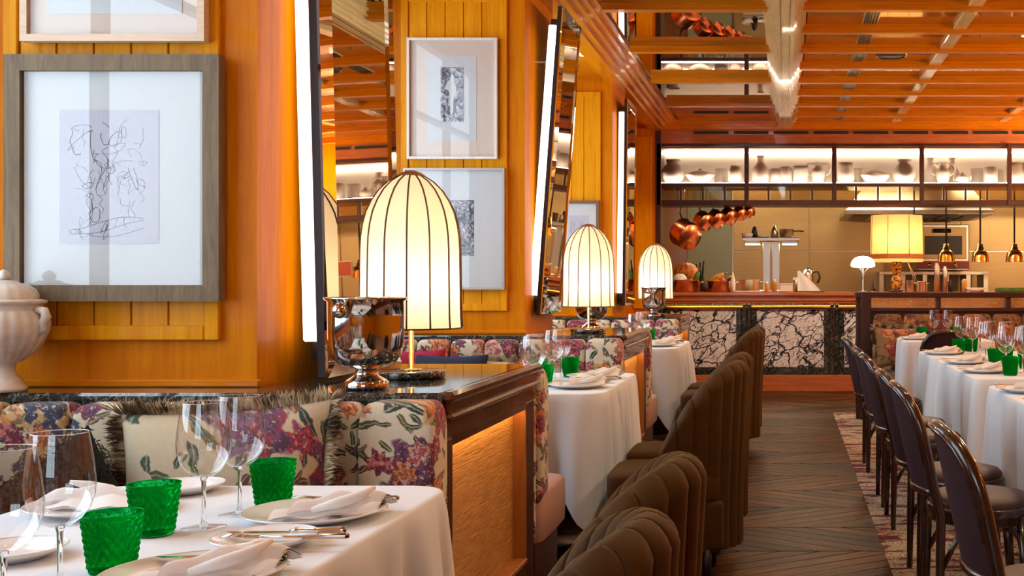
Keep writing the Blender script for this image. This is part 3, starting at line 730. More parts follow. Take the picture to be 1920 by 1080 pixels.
# ------------------------------------------------------------------ pictures
def picture(label, x0, x1, z0, z1, Y, bw, depth, fmat, mat_, sheet=None, art=None, group='framed pictures'):
    """frame of four mitred bars around mat, sheet and glass, hung with its back at Y"""
    p = thing('framed_picture', label, 'picture', ((x0+x1)/2, Y, z0), group=group); l = p.location
    a, b, c, d = x0-l.x, x1-l.x, 0., z1-z0
    def bar(q, w0):
        m = MB(); n = 4
        vs = [(x, y, z) for (x, z) in q for y in (-depth, 0)]
        m.add(vs, [(0, 2, 4, 6), (1, 7, 5, 3), (0, 1, 3, 2), (2, 3, 5, 4), (4, 5, 7, 6), (6, 7, 1, 0)]); m.build('frame_bar', fmat, p)
    bar([(a, c), (b, c), (b-bw, c+bw), (a+bw, c+bw)], 0); bar([(a, d), (a+bw, d-bw), (b-bw, d-bw), (b, d)], 0)
    bar([(a, c), (a+bw, c+bw), (a+bw, d-bw), (a, d)], 0); bar([(b, c), (b, d), (b-bw, d-bw), (b-bw, c+bw)], 0)
    box(a+bw-.002, b-bw+.002, -depth*.45, 0, c+bw-.002, d-bw+.002).build('mat_board', mat_, p)
    if sheet:
        sx0, sx1, sz0, sz1, smat = sheet
        s = box(sx0-l.x, sx1-l.x, -depth*.45-.0015, -depth*.45, sz0-l.z, sz1-l.z).build('sheet', smat, p)
        if art: art(s, sx0-l.x, sx1-l.x, sz0-l.z, sz1-l.z, -depth*.45-.0018)
    box(a+bw-.001, b-bw+.001, -depth*.72, -depth*.70, c+bw-.001, d-bw+.001).build('glass', 'art_glass', p)
    return p
def sketch(s, x0, x1, z0, z1, y):
    rr = random.Random(11); w_, h_ = x1-x0, z1-z0
    m = MB()
    def line(pts, r=.00045): m.tube([(x0+w_*u, y, z0+h_*v) for u, v in pts], r*1.25, 4, cap=False)
    line([(.12+.015*sin(i*.9), .86-.018*i) for i in range(9)]+[(.12+.025*i, .70-.006*i*(5-i)) for i in range(1, 5)], .0008)
    for k in range(46):
        cx, cy = rr.uniform(.2, .85), rr.uniform(.06, .88); a0, a1 = rr.uniform(0, 6.3), rr.uniform(1.5, 6.3); ra, rb = rr.uniform(.03, .13), rr.uniform(.015, .06); ph = rr.uniform(0, 3)
        pts = []
        for i in range(15):
            t = a0+a1*i/14; x, z = ra*cos(t)*(1+.15*sin(3*t)), rb*sin(t)
            pts.append((min(.97, max(.03, cx+x*cos(ph)-z*sin(ph))), min(.97, max(.03, cy+(x*sin(ph)+z*cos(ph))))))
        line(pts, rr.choice((.0003, .0004, .0006)))
    for k in range(16):
        x, z = rr.uniform(.2, .9), rr.uniform(.1, .75); line([(x+rr.uniform(-.03, .03), z+.035*i) for i in range(5)], .0004)
    for k in range(3): line([(.15+.07*i, .10+.05*k*.5-.05*sin(i*.35+k)) for i in range(11)], .0005)
    line([(.16+.06*cos(t*.42), .09+.018*sin(t*.42)) for t in range(16)], .0006)
    m.build('pencil_drawing', 'pencil', s)
def figure(s, x0, x1, z0, z1, y):
    w_, h_ = x1-x0, z1-z0; pc = lambda u, v: (x0+w_*u, y, z0+h_*v)
    m = MB(); pts = [(.42, .12), (.55, .16), (.56, .45), (.66, .48), (.70, .62), (.60, .70), (.58, .84), (.48, .88), (.42, .78), (.28, .72), (.20, .60), (.34, .58), (.40, .46)]
    m.add([pc(*q) for q in pts]+[(a[0], a[1]-.0008, a[2]) for a in (pc(*q) for q in pts)], [tuple(range(13)), tuple(range(13, 26))[::-1]]+[(i, (i+1) % 13, 13+(i+1) % 13, 13+i) for i in range(13)])
    m.build('pale_shape', 'mat_board', s)
def scribble(s, x0, x1, z0, z1, y):
    rr = random.Random(5); w_, h_ = x1-x0, z1-z0; m = MB()
    for k in range(60):
        u, v = rr.uniform(.15, .9), rr.uniform(.2, .95)
        m.tube([(x0+w_*(u+rr.uniform(-.1, .1)), y, z0+h_*max(.02, v-.05*i)) for i in range(4)], .0016, 4, cap=False)
    m.build('ink_drawing', 'ink', s)
Yw = 3.278
c = lambda x, y, Y: W(x, y, Y)
def rect(x0, y0, x1, y1, Y): a, b = W(x0, y1, Y), W(x1, y0, Y); return a[0], b[0], a[2], b[2]
x0, x1, z0, z1 = rect(5, 101, 409, 565, 3.24)
s0, s1, t0, t1 = rect(112, 206, 298, 457, 3.262)
picture('large pencil sketch in a wide grey-oak frame on the front pier', x0, x1, z0, z1, Yw, .046, .036, 'oak_frame', 'mat_board', (s0, s1, t0, t1, 'paper'), sketch)
x0, x1, z0, z1 = rect(37, -360, 383, 77, 3.25)
picture('pale maple-framed picture hung above the large pencil sketch', x0, x1, z0, z1, Yw, .020, .030, 'pale_frame', 'mat_cream', (x0+.07, x1-.07, z0+.08, z1-.08, 'mat_board'))
Yw2 = 3.278+PERIOD
x0, x1, z0, z1 = rect(763, 71, 932, 298, 6.655); s0, s1, t0, t1 = rect(826, 126, 869, 228, 6.66)
p3 = picture('white-framed picture with a small dark etching of a standing shape', x0, x1, z0, z1, Yw2, .014, .030, 'white_frame', 'mat_cream', (s0-.075, s1+.075, t0-.11, t1+.07, 'mat_board'))
l = p3.location; s = box(s0-l.x, s1-l.x, -.0170, -.0155, t0-l.z, t1-l.z).build('etching', 'print', p3); figure(s, s0-l.x, s1-l.x, t0-l.z, t1-l.z, -.0172)
x0, x1, z0, z1 = rect(756, 315, 946, 543, 6.655); s0, s1, t0, t1 = rect(835, 375, 888, 480, 6.66)
picture('thin pewter-framed picture with a grey ink drawing, half behind the front lamp', x0, x1, z0, z1, Yw2, .012, .028, 'pewter_frame', 'mat_board', (s0, s1, t0, t1, 'print2'), scribble)
x0, x1, z0, z1 = rect(1046, 376, 1123, 530, 10.05)
picture('small brown-framed drawing on the third pier behind the second lamp', x0, x1, z0, z1, 3.278+2*PERIOD, .026, .028, 'brown_frame', 'mat_board', (x0+.09, x1-.09, z0+.12, z1-.13, 'paper'), sketch)

# ------------------------------------------------------------------ lamps, buckets, urn on the ledges
LZ = .952
def make_lamp():
    t = thing('table_lamp', '', 'lamp', (0, 0, 0), group='ribbed dome lamps')
    MB().lathe([(0, 0), (.102, 0), (.106, .004), (.106, .018), (.102, .022), (0, .022)], 40).build('base', 'marble_black', t)
    MB().lathe([(0, .022), (.035, .022), (.035, .026), (.008, .029), (.008, .20), (0, .20)], 20).build('pole', 'brass', t)
    prof = [(.168, .155), (.1655, .19), (.164, .25), (.163, .33), (.162, .40), (.160, .44), (.154, .48), (.143, .52), (.126, .555), (.103, .588), (.075, .614), (.045, .632), (.022, .640)]; prof = [(r*.935, z) for r, z in prof]
    NP = 14
    fn = lambda r, z, a: r*(1-.018*abs(sin(a*NP/2)))
    sh = MB().lathe(prof, NP*6, fn=fn).build('shade', 'shade', t)
    for k in range(NP):
        a = 2*pi*k/NP
        MB().tube([((r+.0008)*cos(a), (r+.0008)*sin(a), z) for r, z in prof], .0030, 5).build('rib', 'dark_y', sh)
    MB().tube([(.157*cos(2*pi*k/56), .157*sin(2*pi*k/56), .155) for k in range(56)], .0028, 6, closed=True).build('rim', 'dark_y', sh)
    MB().lathe([(.040, .634), (.041, .638), (.030, .645), (.012, .651), (0, .653)], 24).build('cap', 'jamb', sh)
    return t
lamp = make_lamp()
lamps = [((-1.180, 3.62), 'ribbed cream dome lamp on the front ledge behind the large silver bucket'), ((-1.184, 6.90), 'ribbed cream dome lamp on the second ledge'),
         ((-1.164, 10.30), 'ribbed cream dome lamp on the third ledge, smallest in view')]
for i, ((x, y), lab) in enumerate(lamps):
    o = lamp if i == 0 else dup(lamp, lab, (0, 0, 0)); o.location = (x, y, LZ); o['label'] = lab
    light('lamp_bulb', 'POINT', (x, y, LZ+.30), 3.0, (1, .76, .46), size=.045)

def make_bucket():
    t = thing('ice_bucket', '', 'bucket', group='silver ice buckets')
    prof = [(0, .0), (.058, .0), (.062, .006), (.060, .018), (.050, .026), (.034, .036), (.029, .050), (.036, .055), (.058, .060), (.080, .072), (.094, .092), (.1005, .12), (.103, .16), (.1035, .20), (.104, .245), (.113, .252),
            (.114, .256), (.110, .257), (.100, .250), (.098, .14), (.080, .095), (0, .08)]
    MB().lathe(prof, 56).build('body', 'silver', t)
    for a in (-1.80, 1.34):
        h = MB().lathe([(.022*sin(pi*i/12), -.022*cos(pi*i/12)) for i in range(13)], 20).build('knob', 'silver', t, loc=(.124*cos(a), .124*sin(a), .222))
    return t
bk = make_bucket()
for i, (x, y, lab) in enumerate([(-1.185, 3.245, 'polished silver ice bucket on the front ledge'), (-1.25, 7.40, 'silver ice bucket behind the second dome lamp'), (-1.148, 10.02, 'silver ice bucket in front of the third dome lamp')]):
    o = bk if i == 0 else dup(bk, lab, (0, 0, 0)); o.location = (x, y, LZ); o['label'] = lab; o['group'] = 'silver ice buckets'

u = thing('lidded_urn', 'cream carved stone urn with fluted body and pointed lid', 'urn', (-2.15, 3.155, .951))
fl = lambda r, z, a: r*(1+.035*abs(sin(a*11))-.02)
MB().lathe([(0, 0), (.056, 0), (.056, .012), (.047, .020), (.045, .034), (.032, .045), (.026, .060), (.030, .078), (.046, .084)], 40).build('foot', 'urn', u)
MB().lathe([(.044, .082), (.068, .100), (.093, .132), (.107, .165), (.110, .19), (.102, .210), (.094, .222)], 110, fn=fl).build('bowl', 'urn', u)
MB().lathe([(.094, .220), (.090, .232), (.095, .240), (.102, .243), (.102, .250), (.088, .253), (.0, .256)], 48).build('rim', 'urn', u)
ld = MB().lathe([(.080, .252), (.082, .262), (.074, .280), (.056, .294), (.036, .299), (.030, .304), (.018, .306)], 80, fn=lambda r, z, a: r*(1+.03*abs(sin(a*9)))).build('lid', 'urn', u)
MB().lathe([(.010, .304), (.017, .312), (.018, .320), (.012, .330), (0, .336)], 24, fn=lambda r, z, a: r*(1+.06*sin(a*5))).build('finial', 'urn', ld)
for sgn in (1, -1):
    MB().tube([(sgn*.098, -.01, .226), (sgn*.118, -.01, .222), (sgn*.124, -.01, .205), (sgn*.114, -.01, .192), (sgn*.118, -.01, .175), (sgn*.106, -.01, .160)], [.009, .012, .013, .011, .011, .007], 10).build('handle', 'urn', u)

# ------------------------------------------------------------------ cushions
def pillow(name, label, w_, h_, th, mat, loc, rot, group=None, fringe=None):
    t = thing(name, label, 'cushion', loc, group=group); t.rotation_euler = rot
    n = 18; m = MB()
    for sgn in (1, -1):
        rows = []
        for j in range(n+1):
            v = -1+2*j/n; row = []
            for i in range(n+1):
                q = -1+2*i/n
                k = max(0, (1-abs(q)**3.2))**.55*max(0, (1-abs(v)**3.2))**.55
                row.append((w_/2*q*(1-.07*(1-v*v)), sgn*th/2*k, h_/2+h_/2*v*(1-.07*(1-q*q))))
            rows.append(row)
        m.grid(rows)
    b = m.build('cover', mat, t)
    if mat == 'fur':
        rr = random.Random(9); f = MB()
        for i in range(5200):
            q, v = rr.uniform(-1, 1), rr.uniform(-1, 1); sgn = -1 if rr.random() < .8 else 1
            k = max(0, (1-abs(q)**3.2))**.55*max(0, (1-abs(v)**3.2))**.55
            p = Vector((w_/2*q*(1-.07*(1-v*v)), sgn*th/2*k, h_/2+h_/2*v*(1-.07*(1-q*q))))
            d = Vector((rr.uniform(-1, 1), sgn*.8, rr.uniform(-1, .6))).normalized()*rr.uniform(.008, .016); s1 = Vector((rr.uniform(-1, 1), 0, rr.uniform(-1, 1))).normalized()*.0016
            f.add([p+s1, p-s1, p+d*.6+s1*1.5, p+d], [(0, 1, 2), (0, 2, 3), (1, 3, 2)])
        fo = f.build('pile', mat, t); fo['kind'] = 'stuff'
    if fringe:
        rr = random.Random(3); f = MB(); E = []
        N = 150
        for s_ in range(4):
            for i in range(N):
                q = -1+2*i/N
                e = {0: (q, 1), 1: (1, -q), 2: (-q, -1), 3: (-1, q)}[s_]; E.append(e)
        for (a, bq_) in E:
            for r_ in range(5):
                x = w_/2*a*(1-.07*(1-bq_*bq_)); z = h_/2+h_/2*bq_*(1-.07*(1-a*a)); L = rr.uniform(.026, .050)
                d = Vector((a if abs(a) > .98 else rr.uniform(-.4, .4), rr.uniform(-.9, .6), bq_ if abs(bq_) > .98 else rr.uniform(-.4, .4))).normalized()*L
                s1 = Vector((rr.uniform(-1, 1), rr.uniform(-1, 1), rr.uniform(-1, 1))).normalized()*.0026
                p = Vector((x, 0, z)); f.add([p+s1, p-s1, p+d*.6+s1*1.6, p+d], [(0, 1, 2), (0, 2, 3), (1, 3, 2)])
        fo = f.build('fringe', fringe, t); fo['kind'] = 'stuff'
    return t
def m_fringe():
    t = NT('brush_fringe'); n = t.noise(t.pos(), 16., 1.)
    return t.done(t.pbsdf(color=t.ramp(n, (.42, (.10, .055, .03)), (.50, (.42, .32, .18)), (.6, (.66, .56, .38))), rough=.85))
MAT['fringe'] = m_fringe()
pillow('floral_cushion', 'wide floral cushion edged with brush fringe, on the front banquette', .54, .42, .14, 'floral_cushion', (-1.40, 2.86, .52), (-.17, -.07, 0), fringe='fringe')
pillow('fur_cushion', 'black curly fur cushion leaning beside the fringed floral cushion', .34, .34, .15, 'fur', (-1.665, 2.76, .53), (-.22, -.60, .1))
pillow('fur_cushion', 'black curly fur cushion at the far left end of the front banquette', .40, .36, .15, 'fur', (-2.08, 2.70, .47), (-.25, -.1, .3))
pillow('velvet_cushion', 'crimson velvet cushion on the second banquette, left of the navy one', .36, .42, .13, 'red_velvet', (-2.03, 6.19, .475), (-.2, 0, .1))
pillow('velvet_cushion', 'navy velvet cushion on the second banquette seen behind the front lamp', .42, .40, .13, 'navy_velvet', (-1.82, 6.12, .475), (-.25, 0, -.1))
pillow('floral_cushion', 'pink floral cushion on the second banquette below its marble ledge', .42, .36, .13, 'floral_cushion', (-1.50, 6.17, .48), (-.2, 0, 0), fringe='fringe')

# ================================================================== tables of the booths
TZ = .77
def make_cloth(x0, x1, y0, y1, drop, extra, seed, rad=.09, amp=.055):
    rr = random.Random(seed); cx, cy = (x0+x1)/2, (y0+y1)/2; hx, hy = (x1-x0)/2, (y1-y0)/2
    per = []
    for (sx, sy, a0) in ((1, 1, 0), (-1, 1, pi/2), (-1, -1, pi), (1, -1, 1.5*pi)):
        for i in range(13):
            a = a0+pi/2*i/12; per.append((sx*(hx-rad)+rad*cos(a), sy*(hy-rad)+rad*sin(a), cos(a), sin(a), 1.-abs(i-6)/6))
    out = []                                    # resample the straight runs
    for i in range(len(per)):
        a, b = per[i], per[(i+1) % len(per)]; d = math.hypot(b[0]-a[0], b[1]-a[1]); k = max(1, int(d/.018))
        for j in range(k):
            t = j/k; out.append([a[q]+(b[q]-a[q])*t for q in range(4)]+[(a[4]+(b[4]-a[4])*t) if k < 4 else 0.])
    n = len(out); s = 0; ss = []
    for i in range(n):
        ss.append(s); b = out[(i+1) % n]; s += math.hypot(b[0]-out[i][0], b[1]-out[i][1])
    ph = [rr.uniform(0, 6.28) for _ in range(6)]
    m = MB(); rows = [[(0, 0, 0)]*1]
    rows = []
    def ring(off, z_fn): 
        row = []
        for i, (x, y, nx, ny, cw) in enumerate(out):
            o, z = off(i), z_fn(i); row.append((x+nx*o, y+ny*o, z))
        rows.append(row)
    ring(lambda i: -.012, lambda i: 0.); ring(lambda i: -.004, lambda i: -.0008); ring(lambda i: 0., lambda i: -.006)
    T = s
    k1, k2, k3 = round(T/.19), round(T/.31), round(T/.11)
    wave = [.55*math.copysign(abs(sin(2*pi*k1*q/T+ph[0]+.8*sin(2*pi*k2*q/T)))**.75, sin(2*pi*k1*q/T+ph[0]+.8*sin(2*pi*k2*q/T)))+.30*sin(2*pi*k2*q/T+ph[1])+.16*sin(2*pi*k3*q/T+ph[2]) for q in ss]
    cwn = [out[i][4] for i in range(n)]
    sw = []
    for i in range(n):                          # corner weight spread over the neighbourhood
        best = 0
        for c_ in range(4):
            px, py = [(1, 1), (-1, 1), (-1, -1), (1, -1)][c_]; dx, dy = out[i][0]-px*hx, out[i][1]-py*hy
            best = max(best, math.exp(-(math.hypot(dx, dy)/.15)**2))
        sw.append(best)
    for lv in range(1, 15):
        t = lv/14
        ring(lambda i: .004+amp*(t**.9)*(wave[i]+.30)+sw[i]*.035*t-(.03*t*t), lambda i: -.006-(drop+extra*sw[i]**1.4+.006*wave[i])*t)
    m.grid(rows, closed=True)
    m.add(rows[0], [tuple(range(n))])
    return m
def make_table(x0, x1, y0, y1, label, cl_label, group, seed, drop=.41, extra=.24, rad=.10, amp=.065):
    cx, cy = (x0+x1)/2, (y0+y1)/2
    t = thing('dining_table', label, 'table', (cx, cy, 0), group=group)
    hx, hy = (x1-x0)/2-.012, (y1-y0)/2-.012
    q_ = min(rad, .10)+.012; MB().prism(sum([[(sx*(hx-q_)+q_*cos(a0+pi/2*i/6), sy*(hy-q_)+q_*sin(a0+pi/2*i/6)) for i in range(7)] for sx, sy, a0 in ((1, 1, 0), (-1, 1, pi/2), (-1, -1, pi), (1, -1, 1.5*pi))], []), 'Z', TZ-.04, TZ-.004).build('tabletop', 'dark_x', t)
    MB().lathe([(0, .0), (.22, 0), (.22, .015), (.05, .03), (.04, TZ-.04), (0, TZ-.04)], 24).build('pedestal', 'black', t)
    o = make_cloth(-((x1-x0)/2), (x1-x0)/2, -((y1-y0)/2), (y1-y0)/2, drop, extra, seed, rad, amp).build('tablecloth', 'linen', loc=(cx, cy, TZ))
    tag(o, cl_label, 'tablecloth', group+' cloths'); return t
TN = ['front booth table', 'second booth table', 'third booth table']
for k in range(3):
    make_table(-1.63, -.785, 1.55+PERIOD*k, 2.72+PERIOD*k, '%s under its white cloth' % ['dining table of the front booth', 'dining table of the second booth', 'dining table of the third booth'][k],
               'white linen cloth hanging over the %s' % TN[k], 'booth tables', 20+k)

# tableware ----------------------------------------------------------
def make_glass():
    t = thing('wine_glass', '', 'wine glass')
    bowl = [(.006, .098), (.016, .100), (.030, .110), (.042, .127), (.0485, .148), (.0495, .168), (.047, .195), (.0425, .225), (.0395, .245)]
    MB().lathe(bowl, 40).build('bowl', 'thin_glass', t)
    MB().tube([(.0395*cos(2*pi*k/40), .0395*sin(2*pi*k/40), .245) for k in range(40)], .0007, 6, closed=True).build('rim', 'solid_glass', t)
    MB().lathe([(0, .1), (.007, .0995), (.0048, .09), (.0036, .06), (.0036, .03), (.005, .012), (.0085, .005)], 16).build('stem', 'solid_glass', t)
    MB().lathe([(.0085, .005), (.022, .0032), (.040, .0018), (.041, .001)], 40).build('foot', 'thin_glass', t)
    return t
def make_tumbler():
    t = thing('green_tumbler', '', 'tumbler')
    rows = []; n = 144; nz = 48
    for j in range(nz+1):
        z = .008+.089*j/nz; row = []
        for k in range(n):
            a = 2*pi*k/n; r = .0345+.012*(z/.097)
            u, v = a*18/(2*pi), z/.0112
            dm = abs(((u+v/2) % 1)-.5)+abs(((u-v/2) % 1)-.5)
            r += .0019*(dm-.5)*2*(1 if z < .090 else 0)
            row.append((r*cos(a), r*sin(a), z))
        rows.append(row)
    w_ = MB(); w_.grid(rows, closed=True, smooth=False); w_.lathe([(.0325+.012*(z/.097), z) for z in (.010, .05, .0975)], 48); w_.build('wall', 'green', t)
    MB().lathe([(0, .0005), (.033, .0005), (.035, .004), (.0345, .008), (0, .012)], 40).build('base', 'green', t)
    MB().tube([(.0465*cos(2*pi*k/48), .0465*sin(2*pi*k/48), .0975) for k in range(48)], .0011, 6, closed=True).build('rim', 'green', t)
    return t
def make_plate(r, name):
    t = thing(name, '', 'plate')
    prof = [(0, .006), (r*.62, .006), (r*.66, .009), (r*.80, .015), (r*.97, .020), (r, .021), (r, .019), (r*.80, .010), (r*.62, .001), (r*.55, 0), (0, 0)]
    MB().lathe(prof, 56).build('dish', 'porcelain', t)
    MB().tube([(r*.985*cos(2*pi*k/64), r*.985*sin(2*pi*k/64), .0205) for k in range(64)], .0013, 5, closed=True).build('rim', 'porcelain', t)
    return t
def make_napkin():
    t = thing('folded_napkin', '', 'napkin')
    def sheet(L, Wd, h, x_, tw, z0, flip=1):
        rows = []
        for j in range(9):
            v = j/8; row = []
            for i in range(13):
                q = -1+2*i/12
                wl_ = Wd*(.55+.45*cos(q*1.2)); y = (v-.5)*wl_
                z = z0+h*(1-(2*v-1)**2)*(.5+.5*(1-q*q))+.004*sin(q*7+v*5)
                row.append((x_+q*L/2+tw*v*.02, y+tw*q*.02, z))
            rows.append(row)
        return rows
    m = MB()
    for rows in (sheet(.20, .085, .020, 0, 1, .010), sheet(.17, .055, .030, .02, 1.6, .020), ):
        m.grid(rows); m.grid([[(x, y, z-.004) for (x, y, z) in r] for r in rows])
    m.build('fold', 'napkin', t)
    q = MB(); q.tube([(-.02, -.038, .022), (.03, -.035, .034), (.07, -.02, .044), (.095, .005, .055)], [.006, .011, .010, .004], 10); q.build('rolled_edge', 'napkin', t)
    return t
def make_knife():
    t = thing('knife', '', 'knife')
    m = MB(); m.add([(0, -.006, .001), (-.10, -.007, .001), (-.118, .006, .001), (-.10, .009, .001), (0, .006, .001), (0, -.006, .003), (-.10, -.007, .0022), (-.118, .006, .002), (-.10, .009, .003), (0, .006, .003)],
                    [(0, 1, 2, 3, 4), (5, 9, 8, 7, 6), (0, 5, 6, 1), (1, 6, 7, 2), (2, 7, 8, 3), (3, 8, 9, 4), (4, 9, 5, 0)]); m.build('blade', 'cutlery', t)
    MB().tube([(0, 0, .004), (.012, 0, .005), (.02, 0, .005), (.09, 0, .006), (.098, 0, .006), (.102, 0, .006)], [.003, .006, .0045, .0062, .0075, .0055], 8).build('handle', 'cutlery', t)
    return t
def make_fork():
    t = thing('fork', '', 'fork')
    MB().tube([(-.05, 0, .006), (0, 0, .004), (.05, 0, .005), (.10, 0, .006), (.106, 0, .006)], [.003, .0028, .004, .0058, .004], 8).build('handle', 'cutlery', t)
    box(-.075, -.048, -.010, .010, .004, .0065, .001).build('head', 'cutlery', t)
    for k in range(4): MB().tube([(-.074, -.0085+.0057*k, .006), (-.10, -.0085+.0057*k, .008), (-.118, -.0085+.0057*k, .007)], .0012, 5).build('tine', 'cutlery', t)
    return t
PROTO = {}
def place(kind, mk, label, loc, rz=0., group=None):
    if kind not in PROTO:
        o = mk(); PROTO[kind] = o; TREE[o.name] = [(c_, kids(c_)) for c_ in kids(o)]
        o['label'] = label; o.location = loc; o.rotation_euler = (0, 0, rz)
        if group: o['group'] = group
        return o
    return dup(PROTO[kind], label, loc, rz, group)
TT = TZ+.001
gl_pos = [(-1.104, 1.62, 'nearest the corner of the picture'), (-1.132, 1.79, 'second from the near edge'), (-1.137, 2.243, 'third from the near edge'), (-1.128, 2.372, 'farthest back')]
tu_pos = [(-1.115, 1.90, 'nearest the viewer'), (-1.2, 2.18, 'in the middle, between the wine glasses'), (-1.097, 2.457, 'at the back by the banquette')]
main_pos = [(-.953, 2.325, 'the back aisle seat'), (-.945, 1.835, 'the front aisle seat'), (-1.435, 2.40, 'the back bench seat')]
side_pos = [(-.944, 2.083, .093, 'between the two aisle seats'), (-1.345, 1.99, .088, 'at the near bench seat'), (-1.375, 2.62, .088, 'at the back of the bench side')]
for k in range(3):
    D = PERIOD*k; tn = TN[k]
    for x, y, q in gl_pos: place('glass', make_glass, 'tall wine glass on the %s, %s' % (tn, q), (x, y+D, TT), R.uniform(0, 6), 'wine glasses on the '+tn)
    for x, y, q in tu_pos: place('tumbler', make_tumbler, 'emerald green glass tumbler on the %s, %s' % (tn, q), (x, y+D, TT), R.uniform(0, 6), 'green tumblers on the '+tn)
    for i, (x, y, q) in enumerate(main_pos):
        place('plate', lambda: make_plate(.138, 'dinner_plate'), 'white dinner plate on the %s at %s' % (tn, q), (x, y+D, TT), 0, 'dinner plates')
        place('napkin', make_napkin, 'folded cream napkin on the %s plate of the %s' % (q.replace('the ', ''), tn), (x+.02, y+D, TT+.004), (.25, .3, 2.9)[i], 'folded napkins')
    for x, y, r_, q in side_pos: place('side%.3f' % r_, lambda: make_plate(r_, 'bread_plate'), 'small white bread plate on the %s, %s' % (tn, q), (x, y+D, TT), 0, 'bread plates')
    place('knife', make_knife, 'table knife lying across the aisle-side bread plate of the %s' % tn, (-.905, 2.095+D, TT+.021), .02, 'knives')
    place('fork', make_fork, 'fork resting on the aisle-side bread plate of the %s' % tn, (-.885, 2.045+D, TT+.021), .03, 'forks')
    place('fork', make_fork, 'fork leaning on the back aisle dinner plate of the %s' % tn, (-.915, 2.405+D, TT+.022), -.02, 'forks')
    place('knife', make_knife, 'knife leaning on the front aisle dinner plate of the %s' % tn, (-.93, 1.905+D, TT+.022), .02, 'knives')

# ------------------------------------------------------------------ olive tub chairs
def make_tub():
    t = thing('tub_chair', '', 'chair', group='olive tub chairs')
    NC, A0 = 15, math.radians(93); ax, ay = .30, .237
    zt = lambda a: .92-.34*(abs(a)/A0)**2.8
    for k in range(NC):
        a0 = -A0+2*A0*k/NC; a1 = -A0+2*A0*(k+1)/NC; loop = []
        n = 8
        for i in range(n+1):
            q = i/n; a = a0+(a1-a0)*q; bul = .013*cos((q-.5)*pi*.93); loop.append((a, 1.0, bul))
        for i in range(n+1):
            q = 1-i/n; a = a0+(a1-a0)*q; bul = .013*cos((q-.5)*pi*.93); loop.append((a, 0., -bul))
        def pt(a, io, bul, z, shrink, fl_):
            th = .075; ro = (0 if io else -th)+bul
            mid = -th/2; ro = mid+(ro-mid)*shrink; am = (a0+a1)/2; a_ = am+(a-am)*(.86+.14*shrink)
            rx, ry = ax+ro+fl_, ay+ro+fl_
            return (rx*cos(a_), ry*sin(a_), z)
        rows = []
        for (dz, sh_) in ((None, 1.),):
            pass
        for lv in range(7):
            rows.append([pt(a, io, bl, .15+(zt(a)-.055-.15)*lv/6, 1., .035*(max(0, lv/6-.2))**1.3) for a, io, bl in loop])
        for s_ in range(1, 6):
            th_ = pi/2*s_/5.2
            rows.append([pt(a, io, bl, zt(a)-.055+.055*sin(th_), max(.04, cos(th_)), .03) for a, io, bl in loop])
        m = MB(); m.grid(rows, closed=True); m.add(rows[-1], [tuple(range(len(loop)))]); m.add(rows[0], [tuple(range(len(loop)))[::-1]])
        m.build('back_channel', 'olive', t)
    puff(-.25, .235, -.215, .215, .34, .475, .03, 5, .3).build('seat', 'olive', t)
    puff(-.225, .24, -.205, .205, .15, .36, .02, 5, .15).build('seat_base', 'olive', t)
    for x, y in ((-.2, -.18), (-.2, .18), (.17, -.18), (.17, .18)):
        MB().lathe([(0, .17), (.022, .17), (.016, 0), (0, 0)], 12, c=(x, y, 0)).build('leg', 'black', t)
    return t
tub = make_tub(); TREE[tub.name] = [(c_, kids(c_)) for c_ in kids(tub)]
tubs = [(2.20, 'at the front booth table, farther of the two'), (1.635, 'at the front booth table, nearest the viewer'), (5.46, 'at the second booth table, farther of the two'), (4.88, 'at the second booth table, nearer of the two'),
        (8.80, 'at the third booth table, farther of the two'), (8.22, 'at the third booth table, nearer of the two')]
for i, (y, q) in enumerate(tubs):
    o = tub if i == 0 else dup(tub, '', (0, 0, 0)); o.location = (-.49, y, 0); o['label'] = 'olive velvet channel-back tub chair '+q

# ================================================================== right-hand side: partition, tables, bentwood chairs
pt_ = thing('glazed_partition', 'low dark-wood partition with a band of rippled glass panes', 'partition', (.65, 10.5, 0))
P = lambda *a, **k: part(*a, parent=pt_, **k)
P(.652, .688, 10.50, 10.60, 0, 1.14, 'post', 'dark_z'); P(.695, .785, 10.44, 10.62, 0, 1.165, 'post', 'dark_z')
P(.64, RIGHT_X, 10.45, 10.64, 1.113, 1.162, 'top_rail', 'dark_x'); P(.785, RIGHT_X, 10.47, 10.60, .985, 1.018, 'lower_rail', 'dark_x')
P(.785, RIGHT_X, 10.50, 10.58, 0, .985, 'lower_panel', 'dark_x')
for i in range(6):
    x = .785+.64*i
    P(x+.60, x+.64, 10.48, 10.59, 1.018, 1.113, 'glazing_bar', 'dark_z'); P(x, x+.60, 10.53, 10.536, 1.018, 1.113, 'pane', 'rippled', bev=0)
rb = thing('wall_bench', 'rust floral upholstered bench along the glazed partition', 'bench', (2.6, 10.3, 0))
P = lambda *a, **k: part(*a, parent=rb, **k)
P(.80, RIGHT_X, 10.1, 10.40, .0, .30, 'plinth', 'dark_x')
puff(.80-2.6, RIGHT_X-2.62, -.27, .12, .28, .46, .03, 4, .12).build('seat', 'floral_warm', rb)
for i in range(14):
    x = .80+.27*i-2.6; puff(x+.001, x+.269, .09, .195, .42, .965, .03, 4, .25).build('back_cushion', 'floral_warm', rb)
pillow('floral_cushion', 'red and gold floral cushion with fringe at the bench corner by the post', .44, .36, .14, 'floral_warm', (1.02, 10.17, .50), (-.25, 0, .1), fringe='fringe')
pillow('velvet_cushion', 'dark navy cushion on the rust bench beside the fringed cushion', .36, .34, .13, 'navy_velvet', (1.43, 10.18, .50), (-.25, 0, -.1))

